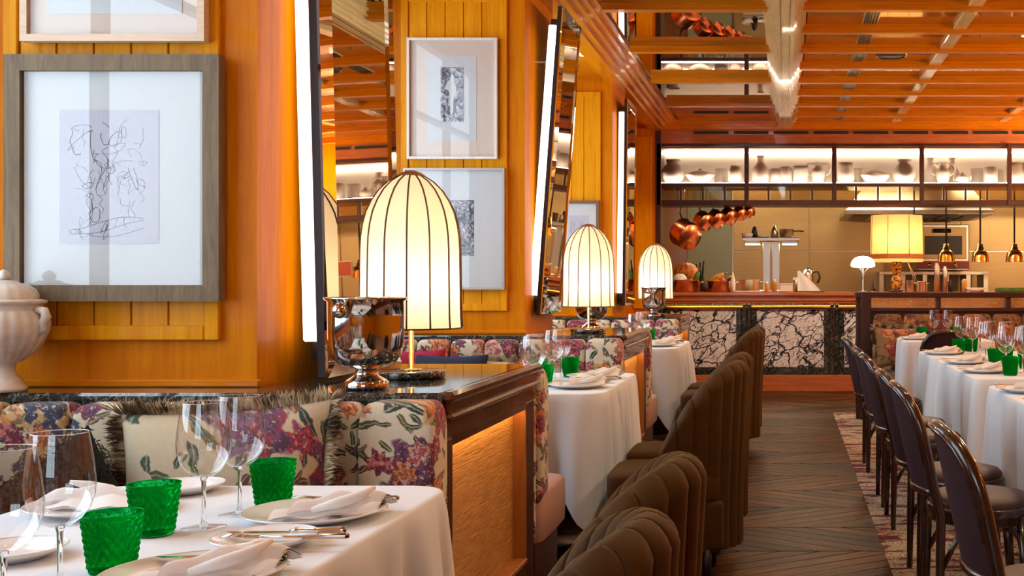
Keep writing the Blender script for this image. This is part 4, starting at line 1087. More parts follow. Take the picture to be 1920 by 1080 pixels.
RT = [(.97, 1.72, 9.36, 9.98, 'far right table against the rust bench', 'far'), (.935, 1.70, 7.30, 8.06, 'small right-hand table between the far table and the long one', 'small'),
      (.945, 1.74, 5.72, 7.14, 'long right-hand table in the middle of the row', 'middle'), (.945, 1.74, 3.85, 5.36, 'nearest right-hand table at the picture edge', 'nearest')]
for i, (a, b, y0, y1, lab, q) in enumerate(RT):
    make_table(a, b, y0, y1, 'dining table: '+lab, 'white linen cloth of the '+lab, 'right-hand tables', 40+i, .45, .16, .05, .045)
def rt(kind, mk, pts, name, grp, dz=0.):
    for j, (x, y, q, ti) in enumerate(pts): place(kind, mk, '%s on the %s right-hand table, %s' % (name, RT[ti][5], q), (x, y, TT+dz), R.uniform(0, 6) if kind in ('glass', 'tumbler') else R.uniform(-.15, .15), grp)
rt('tumbler', make_tumbler, [(1.17, 9.82, 'left one', 0), (1.46, 9.82, 'right one', 0), (1.175, 7.76, 'in front', 1), (1.30, 7.99, 'behind', 1), (1.21, 6.60, 'third from the front', 2), (1.35, 7.0, 'at the back', 2),
                             (1.165, 5.93, 'frontmost', 2), (1.34, 6.38, 'second from the front', 2), (1.27, 4.95, 'at the frame edge', 3)], 'emerald green tumbler', 'green tumblers on the right-hand tables')
rt('glass', make_glass, [(1.265, 9.75, 'left one', 0), (1.385, 9.77, 'right one', 0), (1.215, 7.93, 'left of three', 1), (1.255, 7.68, 'middle of three', 1), (1.34, 7.88, 'right of three', 1),
                         (1.19, 6.80, 'rear left of six', 2), (1.25, 6.98, 'rear middle of six', 2), (1.31, 6.82, 'rear right of six', 2), (1.19, 6.18, 'front left of six', 2), (1.255, 6.06, 'front middle of six', 2), (1.31, 6.22, 'front right of six', 2)],
   'clear wine glass', 'wine glasses on the right-hand tables')
pl = [(1.09, 9.66, 'left place', 0), (1.05, 7.66, 'aisle side', 1), (1.065, 6.78, 'rear aisle place', 2), (1.06, 6.12, 'front aisle place', 2), (1.06, 5.02, 'rear aisle place', 3), (1.06, 4.40, 'front aisle place', 3)]
rt('plate', None, pl, 'white dinner plate', 'dinner plates on the right')
rt('napkin', None, pl, 'folded napkin on the plate', 'napkins on the right', .004)
rt('fork', None, [(x-.02, y+.05, q, ti) for x, y, q, ti in pl[1:]], 'fork on the plate', 'forks on the right', .022)

def make_bent():
    t = thing('bentwood_chair', '', 'chair', group='bentwood chairs along the right-hand tables')
    bow = lambda y: -.055*(1-(y/.20)**2)
    lean = lambda z: -.165-.10*max(0, (z-.42))/.45
    hoop = []
    for z in (0, .15, .30, .42): hoop.append((lean(z)-.02*(.42-z), -.185-.01*(.42-z), z))
    side = [(-.192, .52), (-.196, .60), (-.197, .68), (-.192, .74), (-.178, .79), (-.152, .828), (-.115, .852), (-.065, .864), (0, .868)]
    hoop += [(lean(z)+bow(y), y, z) for y, z in side]
    hoop += [(x, -y, z) for x, y, z in hoop[-2::-1]]
    rs = [.0125]*len(hoop)
    MB().tube(hoop, [.013, .015, .017, .018]+[.0185]*(len(hoop)-8)+[.018, .017, .015, .013], 10).build('hoop_frame', 'chair_wood', t)
    MB().tube([(x-.017, y*.985, z+.002) for x, y, z in hoop[5:-5]], .0075, 8).build('bead', 'chair_wood', t)
    def col(off):
        rows = []
        for j in range(13):
            v = j/12; z = .505+.355*v; hw = .186
            for a, b in zip(side[:-1], side[1:]):
                if a[1] <= z <= b[1]: hw = abs(a[0]+(b[0]-a[0])*(z-a[1])/(b[1]-a[1]))-.006
            hw = max(hw, .02)
            rows.append([(lean(z)+bow(q*hw/1.)+off*(1-q*q*.8), q*hw, z) for q in [-1+2*i/12 for i in range(13)]])
        return rows
    m = MB(); m.grid(col(-.010)); m.grid(col(.016)); m.build('back_pad', 'maroon', t)
    MB().tube([(lean(.50)+bow(y)-.004, y, .50) for y in [-.195+.39*i/14 for i in range(15)]], .0145, 10).build('back_rail', 'chair_wood', t)
    MB().lathe([(0, .375), (.185, .375), (.192, .38), (.192, .40), (.199, .405), (.199, .43), (.194, .438), (.187, .44), (0, .44)], 40, c=(.005, 0, 0)).build('seat_frame', 'chair_wood', t)
    MB().lathe([(.187, .438), (.190, .452), (.178, .466), (.14, .474), (0, .478)], 40, c=(.005, 0, 0)).build('seat_pad', 'tan_leather', t)
    for s_ in (-1, 1):
        MB().tube([(.13, s_*.14, .41), (.143, s_*.152, .2), (.16, s_*.165, 0)], [.022, .018, .013], 10).build('leg', 'chair_wood', t)
        MB().tube([(.14, s_*.150, .24), (.12, s_*.150, .33), (.08, s_*.15, .385), (-.02, s_*.15, .385), (-.10, s_*.16, .34), (-.165, s_*.18, .22)], .011, 8).build('brace', 'chair_wood', t)
    return t
bent = make_bent(); TREE[bent.name] = [(c_, kids(c_)) for c_ in kids(bent)]
bl = [(.718, 3.02, 0, 'nearest the viewer, cut by the picture edge'), (.718, 4.25, 0, 'second from the viewer'), (.718, 4.83, 0, 'third from the viewer'), (.718, 5.97, 0, 'fourth from the viewer'), (.718, 6.55, 0, 'fifth from the viewer'),
      (.718, 7.72, 0, 'farthest in the aisle row, beside the partition post'), (1.25, 9.08, pi/2, 'with its back to the viewer at the far table')]
for i, (x, y, rz, q) in enumerate(bl):
    o = bent if i == 0 else dup(bent, '', (0, 0, 0)); o.location = (x, y, .004); o.rotation_euler = (0, 0, rz); o['label'] = 'dark bentwood chair with aubergine back, '+q

# ================================================================== kitchen fittings and tableware
CZ = 1.141
SZ = 2.396
def vase(label, px, prof, handles=None, Y=13.36, ribs=0, lid=None, cat='vase', name='pottery_vase'):
    x = (px-VX)*Y/F; t = thing(name, label, cat, (x, Y, SZ), group='white pottery in the lit cabinet')
    fn = (lambda r, z, a: r*(1+.05*abs(sin(a*ribs)))) if ribs else None
    MB().lathe([(0, 0)]+prof, 40 if not ribs else 80, fn=fn).build('body', 'ceramic', t)
    if handles:
        for sg in (1, -1): MB().tube([(sg*a, 0, b) for a, b in handles], .009, 8).build('handle', 'ceramic', t)
    if lid: MB().lathe(lid, 32).build('lid', 'ceramic', t)
    return t
GLOBE = [(.07, 0), (.11, .04), (.135, .10), (.13, .16), (.10, .21), (.072, .235), (.075, .26), (.085, .285), (.078, .285), (.065, .25)]
BOWL = [(.06, 0), (.12, .035), (.165, .09), (.175, .115), (.165, .12)]
TALL = [(.085, 0), (.105, .05), (.105, .13), (.09, .19), (.05, .24), (.035, .265), (.035, .305), (.045, .33), (.038, .33)]
CYL = [(.075, 0), (.08, .02), (.078, .18), (.082, .20), (.074, .20)]
AMPH = [(.05, 0), (.055, .01), (.075, .07), (.085, .13), (.07, .175), (.045, .19), (.05, .23), (.065, .25), (.055, .25)]
JUG = [(.085, 0), (.10, .06), (.10, .14), (.08, .20), (.085, .25), (.075, .25)]
HND = [(.055, .235), (.11, .245), (.145, .19), (.135, .13), (.085, .10)]
vase('round white pottery jar with short neck, leftmost in the lit cabinet', 1262, GLOBE)
vase('low white lidded bowl beside the leftmost round jar', 1313, BOWL, lid=[(.16, .12), (.10, .15), (.03, .16), (.02, .18), (0, .185)], cat='bowl', name='pottery_bowl')
vase('pale cylinder jar behind the low lidded bowl', 1352, CYL, Y=13.60)
vase('white ovoid jar at the right of the first cabinet bay', 1378, [(.055, 0), (.085, .06), (.09, .13), (.07, .19), (.05, .205), (.055, .215)])
vase('tall white bottle vase at the left of the second cabinet bay', 1426, TALL)
vase('small white canister right of the tall bottle vase', 1454, [(.06, 0), (.065, .02), (.065, .17), (.05, .18), (0, .19)])
vase('ribbed white jar in the second cabinet bay', 1473, [(.07, 0), (.075, .02), (.075, .18), (.06, .20), (.05, .205)], ribs=14)
vase('wide white canister left of the two-handled amphora', 1501, [(.085, 0), (.09, .02), (.085, .17), (.09, .21), (.08, .21)])
vase('white two-handled amphora in the second cabinet bay', 1534, AMPH, HND)
vase('white jug at the left of the third cabinet bay', 1586, JUG)
vase('pale jar behind the jug of the third cabinet bay', 1607, CYL, Y=13.58)
vase('wide white tureen in the middle of the third cabinet bay', 1641, BOWL, lid=[(.16, .12), (.10, .15), (.03, .165), (0, .18)], cat='bowl', name='pottery_bowl')
vase('large round white pottery jar, right of the third cabinet bay', 1695, GLOBE)
vase('tall bottle vase behind the amphora, left one of the fourth bay', 1744, TALL, Y=13.60)
vase('tall bottle vase behind the amphora, right one of the fourth bay', 1785, TALL, Y=13.60)
vase('white two-handled amphora in the fourth cabinet bay', 1768, AMPH, HND, Y=13.36)
vase('small round white teapot in the fourth cabinet bay', 1804, [(.04, 0), (.07, .04), (.075, .07), (.05, .105), (.02, .12), (.015, .14)], [(.07, .09), (.10, .10), (.10, .05), (.07, .04)], Y=13.36, name='pottery_teapot', cat='teapot')
vase('white canister right of the small teapot', 1832, CYL, Y=13.56)
vase('ribbed white jar in the fourth cabinet bay', 1857, [(.07, 0), (.08, .02), (.08, .18), (.06, .20)], ribs=14, Y=13.36)
vase('white jar at the right end of the fourth cabinet bay', 1874, [(.06, 0), (.07, .03), (.068, .18), (.05, .195)], Y=13.58)
vase('white jug at the left of the fifth cabinet bay, by the picture edge', 1903, JUG)
vase('white two-handled amphora cut by the right picture edge', 1925, AMPH, HND)
for i in range(6):      # further along, seen only in the mirrors
    vase(['round white jar far along the cabinet', 'tall white bottle far along the cabinet', 'low white bowl far along the cabinet', 'white amphora far along the cabinet', 'plain white canister far along the cabinet', 'white jug far along the cabinet'][i],
         1965+i*58, (GLOBE, TALL, BOWL, AMPH, CYL, JUG)[i], HND if i == 3 else None)

# hanging copper saucepans
pots = [(1287, 440, 26, 'largest hanging copper saucepan, lowest in the row'), (1320, 415, 17, 'second hanging copper saucepan from the left'), (1344, 411, 16, 'third hanging copper saucepan from the left'),
        (1367, 406, 15, 'fourth hanging copper saucepan from the left'), (1388, 401, 12.5, 'fifth hanging copper saucepan from the left'), (1405, 398, 10.5, 'smallest hanging copper saucepan, rightmost of the row')]
for i, (px, py, r, lab) in enumerate(pots):
    Y = 13.32+.05*i; x, _, z = W(px, py, Y); r = r*Y/F
    t = thing('copper_saucepan', lab, 'saucepan', (x, Y, z), group='hanging copper saucepans')
    ax = Vector((.62, -.70, -.36)).normalized(); q = ax.to_track_quat('Z', 'Y').to_matrix().to_4x4()
    hgt = r*1.15
    MB().lathe([(0, hgt*.5), (r*.93, hgt*.5), (r, hgt*.42), (r, -hgt*.5), (r*1.05, -hgt*.52), (r*.95, -hgt*.5), (r*.95, hgt*.38), (0, hgt*.38)], 36, mat=q).build('pan', 'copper', t)
    up = Vector((0, 0, 1)); top = (2.15-z)
    a = up*(r*.85)-ax*hgt*.40
    MB().tube([a, a+Vector((-.02, .01, r*.30)), Vector((a.x-.03, .02, min(top-.05, r*1.6)))], [.013, .010, .008], 8).build('handle', 'black', t)
    hx = a.x-.03
    MB().tube([(hx, .02, min(top-.05, r*1.6)), (hx+.012, .02, top-.03), (hx, .02, top), (hx-.012, .02, top-.015)], .006, 6).build('hook', 'black', t)
    MB().tube([a+Vector((-.02, -.005, -.01)), a+Vector((.03, -.02, .0))], .012, 8).build('handle_plate', 'copper', t)

# food in copper pans on the pass
def pan(label, px, w_px, Y, hgt):
    x = (px-VX)*Y/F; r = w_px*Y/F/2; t = thing('copper_pan', label, 'pan', (x, Y, CZ), group='copper pans of vegetables')
    MB().lathe([(0, 0), (r*.96, 0), (r, .01), (r, hgt), (r*1.04, hgt+.004), (r*.97, hgt), (r*.96, .02), (0, .015)], 40).build('pan', 'copper', t)
    for sg in (1, -1): MB().tube([(sg*r, -.05, hgt*.75), (sg*(r+.03), -.04, hgt*.85), (sg*(r+.035), 0, hgt*.88), (sg*(r+.03), .04, hgt*.85), (sg*r, .05, hgt*.75)], .008, 8).build('handle', 'brass', t)
    return x, r, hgt
def veg_mat(n, col, **k): MAT[n] = simple(n, col, .45, noise=.3, nscale=14, **k)
veg_mat('pumpkin_skin', (.55, .16, .02)); veg_mat('cauliflower', (.75, .72, .62), bump=.8); veg_mat('leaf_green', (.05, .16, .02)); veg_mat('squash_skin', (.68, .30, .03)); veg_mat('aubergine', (.02, .006, .015)); veg_mat('tomato', (.6, .06, .02)); veg_mat('stalk', (.18, .15, .05))
def blob(name, label, cat, loc, r, mat, sq=(1, 1, 1), lobes=0, rot=(0, 0, 0), stem=True, bump=0.):
    t = thing(name, label, cat, loc, group='vegetables on the kitchen pass'); t.rotation_euler = rot
    fn = (lambda rr, z, a: rr*(1+.10*abs(sin(a*lobes/2)))) if lobes else ((lambda rr, z, a: rr*(1+bump*sin(a*7)*sin(z*160))) if bump else None)
    MB().lathe([(r*sin(pi*i/14)*sq[0], r*sq[2]*(1-cos(pi*i/14))) for i in range(15)], 48, fn=fn).build('flesh', mat, t)
    if stem: MB().tube([(0, 0, 2*r*sq[2]-.01), (.006, 0, 2*r*sq[2]+.02), (.018, 0, 2*r*sq[2]+.035)], [.010, .007, .008], 7).build('stalk', 'stalk', t)
    return t
xa, ra, ha = pan('left copper pan of vegetables on the kitchen pass', 1287, 50, 13.45, .135)
xb, rb_, hb = pan('right copper pan of vegetables on the kitchen pass', 1350, 54, 13.45, .125)
blob('pumpkin', 'ribbed orange pumpkin standing up behind the left copper pan', 'pumpkin', (xa-.03, 13.72, CZ+.13), .135, 'pumpkin_skin', (1, 1, .82), 12)
box(xa-.14, xa+.10, 13.64, 13.80, CZ, CZ+.129, .004).build('wooden_crate', 'counter_wood'); tag(bpy.data.objects['wooden_crate'], 'small wooden crate under the orange pumpkin', 'crate')
blob('cauliflower', 'white cauliflower in the left copper pan', 'cauliflower', (xa-.075, 13.43, CZ+.07), .085, 'cauliflower', (1, 1, .85), bump=.07)
blob('courgette', 'dark green courgette standing in the left copper pan', 'courgette', (xa+.075, 13.42, CZ+.05), .036, 'leaf_green', (1, 1, 2.9), rot=(0, .35, 0))
blob('tomato', 'red tomato in the left copper pan', 'tomato', (xa+.055, 13.36, CZ+.09), .035, 'tomato')
blob('squash', 'crooked yellow squash lying over the copper pans', 'squash', (xb-.15, 13.46, CZ+.10), .04, 'squash_skin', (1, 1, 2.9), rot=(0, 1.05, 0))
blob('squash', 'small yellow squash in the middle of the right copper pan', 'squash', (xb-.04, 13.40, CZ+.07), .048, 'squash_skin', (1, 1, .8))
blob('tomato', 'orange-red tomato in the right copper pan', 'tomato', (xb+.02, 13.46, CZ+.08), .045, 'tomato')
blob('aubergine', 'black aubergine at the right of the copper pan', 'aubergine', (xb+.085, 13.42, CZ+.07), .04, 'aubergine', (1, 1, 1.5), rot=(0, .6, 0))
blob('pepper', 'yellow pepper upright in the right copper pan', 'pepper', (xb+.125, 13.44, CZ+.06), .04, 'squash_skin', (1, 1, 1.7), 4)
blob('aubergine', 'dark aubergine lying between the two copper pans', 'aubergine', (xa+.225, 13.30, CZ+.0), .048, 'aubergine', (1, 1, 1.2))
# knives and tools upright behind the pans
k_ = thing('knife_block', 'dark knife block with tools behind the copper pans', 'knife block', ((1312-VX)*13.8/F, 13.82, CZ))
box(-.05, .05, -.05, .05, 0, .20, .006).build('block', 'black', k_)
for i in range(3): MB().tube([(-.03+.03*i, 0, .2), (-.04+.045*i, 0, .33+.02*i)], [.012, .010], 8).build('knife_handle', 'black', k_)

def pot(label, px, w_px, Y, hgt, mat='steel', handle='loop', name='stockpot', z=CZ):
    x = (px-VX)*Y/F; r = w_px*Y/F/2; t = thing(name, label, 'pot', (x, Y, z))
    MB().lathe([(0, 0), (r*.95, 0), (r, .008), (r, hgt), (r*1.03, hgt+.004), (r*.97, hgt), (r*.96, .02), (0, .015)], 36).build('body', mat, t)
    if handle == 'loop':
        for sg in (1, -1): MB().tube([(sg*r, -.03, hgt*.8), (sg*(r+.03), -.02, hgt*.85), (sg*(r+.03), .02, hgt*.85), (sg*r, .03, hgt*.8)], .006, 6).build('handle', mat, t)
    else: MB().tube([(r, 0, hgt*.8), (r+.06, 0, hgt*.85), (r+.12, 0, hgt*.8)], [.008, .009, .010], 8).build('handle', 'black', t)
    return t
pot('shallow stainless pot beside the copper pans', 1405, 38, 13.62, .14)
o = box(-.16, .16, -.12, .12, 0, .014, .004).build('tray', 'white_plastic', loc=((1404-VX)*13.5/F, 13.30, CZ)); tag(o, 'white tray in front of the shallow stainless pot', 'tray')
bt = thing('squeeze_bottle', 'pale squeeze bottle with pointed cap beside the right copper pan', 'bottle', ((1374-VX)*13.3/F, 13.3, CZ))
MB().lathe([(0, 0), (.03, 0), (.03, .13), (.024, .15)], 24).build('body', 'porcelain', bt); MB().lathe([(.024, .15), (.02, .165), (.006, .23), (0, .232)], 20).build('cap', 'white_plastic', bt)
# heat shelf
Ys = 13.75
hs = thing('heat_shelf', 'stainless double-column heat shelf with lit underside on the pass', 'shelf', ((1446-VX)*Ys/F, Ys, CZ))
for sg in (-1, 1): box(sg*.055-.045, sg*.055+.045, -.05, .05, 0, .60, .004).build('column', 'steel', hs)
box(-.14, .14, -.09, .09, 0, .02, .004).build('base', 'steel', hs)
box(-.34, .34, -.17, .17, .605, .645, .006).build('shelf', 'steel', hs)
for sg in (-1, 1): box(sg*.22-.09, sg*.22+.09, -.12, .12, .570, .604, .004).build('lamp_housing', 'steel', hs); box(sg*.22-.085, sg*.22+.085, -.115, .115, .564, .572).build('lamp_glass', 'fluo', hs)
hz = CZ+.646
for (px, lab, pr, mt) in ((1402, 'white oblong dish at the left end of the heat shelf', [(.06, 0), (.075, .05), (.07, .05)], 'porcelain'), (1415, 'dark conical sieve on the heat shelf, left', [(.04, 0), (.035, .08), (.02, .13), (0, .14)], 'black'),
                          (1432, 'flat white dish in the middle of the heat shelf', [(.05, 0), (.075, .025), (.07, .025)], 'porcelain'), (1452, 'grey conical strainer on the heat shelf', [(.05, 0), (.04, .07), (.012, .15), (0, .155)], 'steel')):
    t = thing('kitchen_dish', lab, 'dish', ((px-VX)*Ys/F, Ys-.02, hz)); MB().lathe([(0, 0)]+pr, 28).build('body', mt, t); MB().tube([(pr[0][0]*cos(a), pr[0][0]*sin(a), .002) for a in [2*pi*i/24 for i in range(24)]], .002, 5, closed=True).build('rim', mt, t)
pot('small saucepan with dark handle on the heat shelf', 1475, 26, Ys, .10, 'steel', 'long', 'saucepan', hz)
# jars and boxes under the heat shelf
for (px, w_, h_, mt, lab) in ((1437, .05, .13, 'amber', 'amber jar'), (1452, .05, .15, 'amber', 'tall amber jar'), (1474, .13, .09, 'white_plastic', 'white plastic box'), (1480, .10, .15, 'steel', 'steel container')):
    pass
veg_mat('amber', (.65, .34, .06))
for (px, r_, h_, mt, lab, Y) in ((1437, .024, .12, 'amber', 'left amber sauce jar under the heat shelf', 13.35), (1452, .026, .15, 'amber', 'right amber sauce jar under the heat shelf', 13.36), (1492, .035, .17, 'steel', 'steel canister left of the folded white cloth', 13.42)):
    t = thing('sauce_jar', lab, 'jar', ((px-VX)*Y/F, Y, CZ)); MB().lathe([(0, 0), (r_, 0), (r_, h_*.8), (r_*.8, h_*.86)], 20).build('body', mt, t); MB().lathe([(r_*.85, h_*.85), (r_*.85, h_), (0, h_)], 20).build('lid', 'white_plastic', t)
t = thing('plastic_box', 'white lidded plastic box under the heat shelf', 'box', ((1474-VX)*13.35/F, 13.35, CZ)); box(-.075, .075, -.06, .06, 0, .085, .008).build('body', 'white_plastic', t); box(-.08, .08, -.065, .065, .085, .10, .005).build('lid', 'porcelain', t)
t = thing('kitchen_towel', 'white kitchen towel draped to a point on a green tray', 'towel', ((1513-VX)*13.4/F, 13.4, CZ+.012)); m = MB()
rows = []
for j in range(11):
    v = j/10; row = []
    for i in range(9):
        q = i/8; wd = .24*(1-v)+.03; row.append((-.11+wd*q+.0*v, -.06+.10*v+.012*sin(q*9)*(1-v), .235*v**.9))
    rows.append(row)
m.grid(rows); m.grid([[(x, y+.008, z) for x, y, z in r] for r in rows]); m.build('cloth', 'linen', t)
o = box(-.16, .16, -.11, .11, 0, .011, .004).build('tray', 'leaf_green', loc=((1520-VX)*13.4/F, 13.4, CZ)); tag(o, 'thin green tray under the white kitchen towel', 'tray')
kt = thing('kettle', 'dark steel jug kettle behind the white kitchen towel', 'kettle', ((1514-VX)*13.75/F, 13.75, CZ+.0))
MB().lathe([(0, 0), (.075, 0), (.08, .02), (.07, .20), (.055, .25), (.03, .27), (0, .275)], 32).build('body', 'steel', kt); MB().tube([(.06, 0, .24), (.13, 0, .24), (.15, 0, .17), (.12, 0, .10)], .012, 8).build('handle', 'black', kt)
MB().lathe([(0, .27), (.012, .272), (.014, .29), (0, .295)], 16).build('lid_knob', 'black', kt)

# mushroom lamp on the partition post
ml = thing('mushroom_lamp', 'white opal mushroom lamp on the dark partition post', 'lamp', W(1617, 545, 10.53)); ml.location.z = 1.163; ml.location.x = .715
MB().lathe([(0, 0), (.035, 0), (.033, .01), (.006, .016), (.006, .22), (0, .22)], 20).build('stem', 'pewter_frame', ml)
for a in (0, 2.1, 4.2): MB().tube([(.006*cos(a), .006*sin(a), .12), (.02*cos(a), .02*sin(a), .19), (.055*cos(a), .055*sin(a), .225)], .004, 6).build('arm', 'pewter_frame', ml)
MB().lathe([(.060, .225), (.105, .232), (.113, .248), (.105, .280), (.078, .312), (.04, .328), (0, .332)], 40).build('shade', 'opal', ml)
fi = thing('bottle_stopper', 'small dark pointed finial on the partition rail beside the mushroom lamp', 'finial', (.81, 10.54, 1.163)); MB().lathe([(0, 0), (.022, 0), (.024, .03), (.010, .06), (.006, .11), (0, .13)], 16).build('body', 'dark_z', fi); MB().lathe([(0, 0), (.028, 0), (.028, .008), (0, .008)], 16).build('base', 'brass', fi)

# big amber lamp on the counter
Yb = 13.35; bx_ = (1681-VX)*Yb/F
al = thing('amber_lamp', 'large amber panelled lamp with tortoiseshell base on the kitchen pass', 'lamp', (bx_, Yb, CZ))
MB().lathe([(0, 0), (.075, 0), (.078, .02), (.055, .03), (.05, .04)], 32).build('foot', 'dark_z', al)
MB().lathe([(.045, .04), (.066, .08), (.07, .12), (.055, .17), (.045, .20)], 32).build('belly', 'tortoise', al); MB().lathe([(.045, .20), (.052, .24), (.06, .32), (.064, .40), (.05, .42), (0, .42)], 32).build('neck', 'tortoise', al)
NS = 8; prof = [(.325, .415), (.318, .62), (.312, .89)]
def octo(r, z): return [(r*cos(2*pi*(k+.5)/NS), r*.8*sin(2*pi*(k+.5)/NS), z) for k in range(NS)]
sh = MB().grid([octo(*p) for p in prof], closed=True, smooth=False).build('shade', 'shade_amber', al)
MB().grid([octo(.328, .385), octo(.330, .40), octo(.328, .44)], closed=True, smooth=False).build('trim_band', 'counter_wood', sh)
MB().grid([octo(.322, .350), octo(.326, .386)], closed=True, smooth=False).build('fringe', 'shade_amber', sh)
for k in range(NS): MB().tube([(octo(r+.002, z)[k]) for r, z in prof], .004, 5).build('rib', 'jamb', sh)
light('lamp_bulb', 'POINT', (bx_, Yb, CZ+.60), 6, (1, .72, .38), size=.06)

# brass heat-lamp pendants
for i, (px, Y) in enumerate(((1714, 13.92), (1774, 13.92), (1838, 13.92), (1902, 13.92), (1966, 13.92))):
    x, _, zb = W(px, 491, Y)
    t = thing('heat_lamp', 'brass bell heat lamp, %s' % ['half hidden behind the amber lamp', 'second of the row, right of the amber lamp', 'third of the row', 'fourth of the row, at the picture edge', 'fifth of the row, beyond the picture edge'][i], 'pendant lamp', (x, Y, zb), group='brass heat lamps')
    MB().lathe([(.110, 0), (.105, .02), (.100, .07), (.085, .115), (.06, .14), (.045, .148), (.046, .175), (.034, .18), (.034, .215), (.012, .22)], 36).build('bell', 'brass', t)
    MB().tube([(0, 0, .215), (0, 0, 3.0-zb)], .011, 8).build('cord', 'black', t)
    MB().lathe([(0, .01), (.05, .02), (.07, .05), (.05, .09), (0, .10)], 24).build('bulb', 'heat_bulb', t)
# hood, oven and rear shelf
hd_ = thing('extractor_hood', 'stainless extractor hood hanging over the back of the kitchen', 'hood', (1.75, 15.6, 2.2))
MB().add([(-.95, -.65, 0), (.95, -.65, 0), (.95, .85, 0), (-.95, .85, 0), (-.6, -.3, .45), (.6, -.3, .45), (.6, .85, .45), (-.6, .85, .45)], [(0, 1, 5, 4), (1, 2, 6, 5), (2, 3, 7, 6), (3, 0, 4, 7), (4, 5, 6, 7), (0, 3, 2, 1)]).build('canopy', 'steel', hd_)
box(-.97, .97, -.67, .87, -.06, 0, .004).build('rim', 'steel', hd_); box(-.58, .58, -.28, .83, .45, .8).build('duct', 'steel', hd_)
for i in range(6): box(-.85+i*.29, -.62+i*.29, -.5, .6, -.075, -.06).build('filter', 'frame_dark', hd_)
ov = thing('wall_oven', 'steel oven with red control strip and brass knobs at the back', 'oven', (2.20, 16.2, 1.42))
box(-.36, .36, -.25, .35, 0, .64, .01).build('body', 'steel', ov)
dr = box(-.32, .32, -.265, -.25, .16, .60, .006).build('door', 'steel_wall', ov); MB().tube([(-.14, -.29, .55), (.10, -.29, .55)], .03, 10).build('handle', 'black', dr); box(-.26, .26, -.268, -.264, .22, .48).build('window', 'frame_dark', dr)
st = box(-.36, .36, -.268, -.25, .02, .13, .004).build('control_strip', 'red_panel', ov)
for x in (-.19, .17): MB().lathe([(0, -.02), (.03, -.018), (.03, .012), (0, .012)], 16, mat=Matrix.Rotation(pi/2, 4, 'X'), c=(x, -.275, .075)).build('knob', 'brass', st)
rs = thing('rear_shelf', 'open steel shelf unit under the oven at the back of the kitchen', 'shelf', (2.05, 16.1, 0))
box(-.75, .75, -.3, .3, 1.36, 1.405, .004).build('top', 'steel', rs)
for x in (-.72, -.42, -.12, .18, .48, .72): box(x-.03, x+.03, -.28, .28, 0, 1.36).build('upright', 'steel', rs)
for (px, r_, h_, mt, lab, Y) in ((1705, .05, .13, 'steel', 'steel utensil pot with tongs right of the amber lamp', 13.3), (1728, .055, .12, 'steel', 'small steel pot on the pass behind the partition', 13.5)):
    pot(lab, px, r_*2*F/Y, Y, h_, 'steel', 'loop', 'utensil_pot')
t = thing('tongs', 'steel kitchen tongs leaning out of the utensil pot', 'tongs', ((1705-VX)*13.3/F, 13.3, CZ+.02))
for sg in (1, -1): MB().tube([(.01*sg, 0, 0), (.06+.012*sg, 0, .15), (-.02, 0, .33)], .006, 6).build('arm', 'steel', t)
for (px, r_, h_, mt, lab) in ((1757, .035, .34, 'steel', 'tall steel cylinder behind the second heat lamp'), (1772, .03, .30, 'steel', 'tall steel thermos right of the tall cylinder'), (1782, .028, .14, 'black', 'small dark jar on the pass below the heat lamps'), (1808, .032, .15, 'amber', 'amber squeeze bottle on the pass')):
    t = thing('kitchen_canister', lab, 'canister', ((px-VX)*13.55/F, 13.55, CZ)); MB().lathe([(0, 0), (r_, 0), (r_, h_*.88), (r_*.7, h_*.93)], 20).build('body', mt, t); MB().lathe([(r_*.72, h_*.92), (r_*.65, h_), (0, h_+.005)], 20).build('cap', 'white_plastic' if mt == 'amber' else mt, t)
o = MB().lathe([(0, 0), (.06, 0), (.12, .05), (.115, .05), (.05, .01), (0, .01)], 28).build('white_bowl', 'porcelain', loc=((1829-VX)*13.4/F, 13.4, CZ)); tag(o, 'shallow white bowl on the pass right of the amber bottle', 'bowl')
o = box(-.20, .20, -.12, .12, 0, .05, .01).build('herb_tray', 'leaf_green', loc=((1900-VX)*13.5/F, 13.5, CZ)); tag(o, 'green herb tray on the pass at the picture edge', 'tray')
t = thing('wall_notice', 'red card notice on the steel kitchen wall', 'notice', (3.6, 16.612, 1.6)); box(-.1, .1, -.006, 0, 0, .2).build('card', 'tag', t); box(-.11, .11, -.003, .003, -.01, .21).build('backing', 'white_plastic', t)

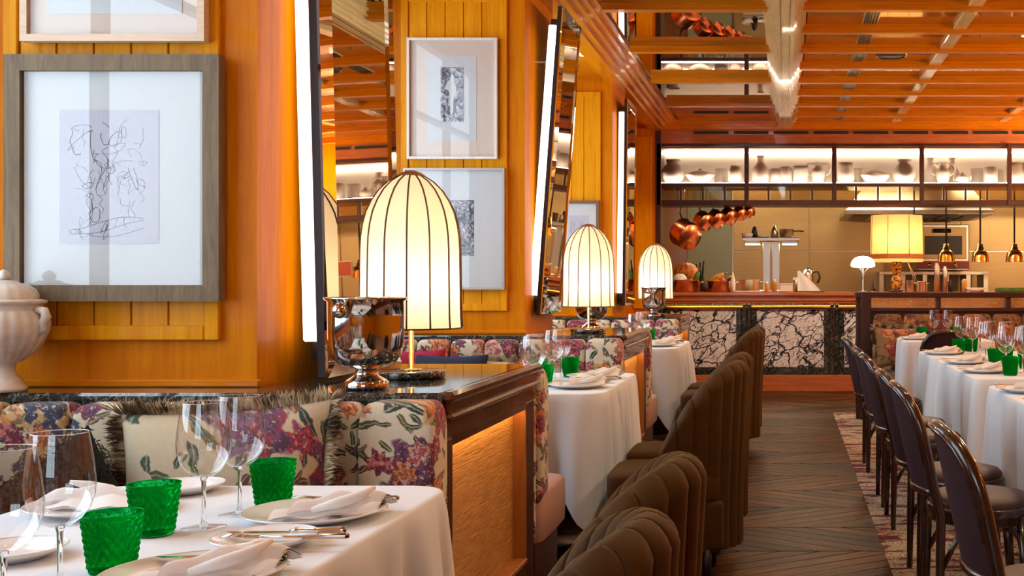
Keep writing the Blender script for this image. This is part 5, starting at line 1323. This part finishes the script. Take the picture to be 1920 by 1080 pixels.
# ceiling spots over aisle and tables; the last two are added to brighten the counter
for i, (x, y) in enumerate(((.35, 2.41), (.35, 4.47), (.35, 6.52), (1.8, 3.78), (1.8, 5.84), (1.8, 8.58), (.35, 11.32), (1.65, 11.32))):
    z = 3.0945; t = thing('ceiling_spot', 'small recessed ceiling spot, %s' % ['above the start of the aisle', 'above the aisle by the second right-hand chair', 'above the aisle by the fourth right-hand chair', 'above the nearest right-hand table', 'above the gap of the right-hand tables', 'above the small right-hand table', 'added above the end of the aisle by the counter', 'added above the glazed partition'][i], 'spotlight', (x, y, z), group='ceiling spots')
    MB().lathe([(.03, -.003), (.045, -.004), (.046, .0)], 24).build('rim', 'brass', t); MB().lathe([(0, -.001), (.03, -.001)], 20).build('lens', 'downlight', t)
    light('spot', 'SPOT', (x, y, z-.02), 38 if y < 9 else 100, (1, .76, .50), size=.04, spot=2.75, blend=.5)
for i, y in enumerate((2.1, 5.5, 9.1, 12.3)):
    light('downlight_spot', 'SPOT', (-1.60, y, 3.03), 16 if i < 2 else 40, (1, .76, .5), size=.03, spot=1.7, blend=.8)
    if i != 2: dup(dl, 'small round recessed downlight above the %s' % (TN+['booth end beside the kitchen, added as fill'])[i], (-1.60, y, 3.052))  # the booth-end downlight is added to brighten the end wall

# sconces added on the unseen right-hand wall to brighten the ceiling and crown
for i, y in enumerate((1.6, 4.6, 7.6, 12.0)):
    t = thing('fill_sconce', 'added brass uplighter bowl on the right-hand wall, %s from the windows' % ['first', 'second', 'third', 'fourth'][i], 'sconce', (RIGHT_X, y, 1.95), group='added fill sconces')
    MB().lathe([(0, 0), (.06, 0), (.06, .02), (0, .03)], 24, mat=Matrix.Rotation(-pi/2, 4, 'Y')).build('back_plate', 'brass', t)
    MB().tube([(-.02, 0, 0), (-.12, 0, -.02), (-.15, 0, .03), (-.15, 0, .06)], .009, 8).build('arm', 'brass', t)
    MB().lathe([(.0, .06), (.05, .066), (.085, .095), (.10, .14)], 28, c=(-.15, 0, 0)).build('bowl', 'brass', t)
    light('fill_sconce_bulb', 'POINT', (RIGHT_X-.15, y, 2.09), (50, 70, 230, 330)[i], (1, .74, .44), size=.05)
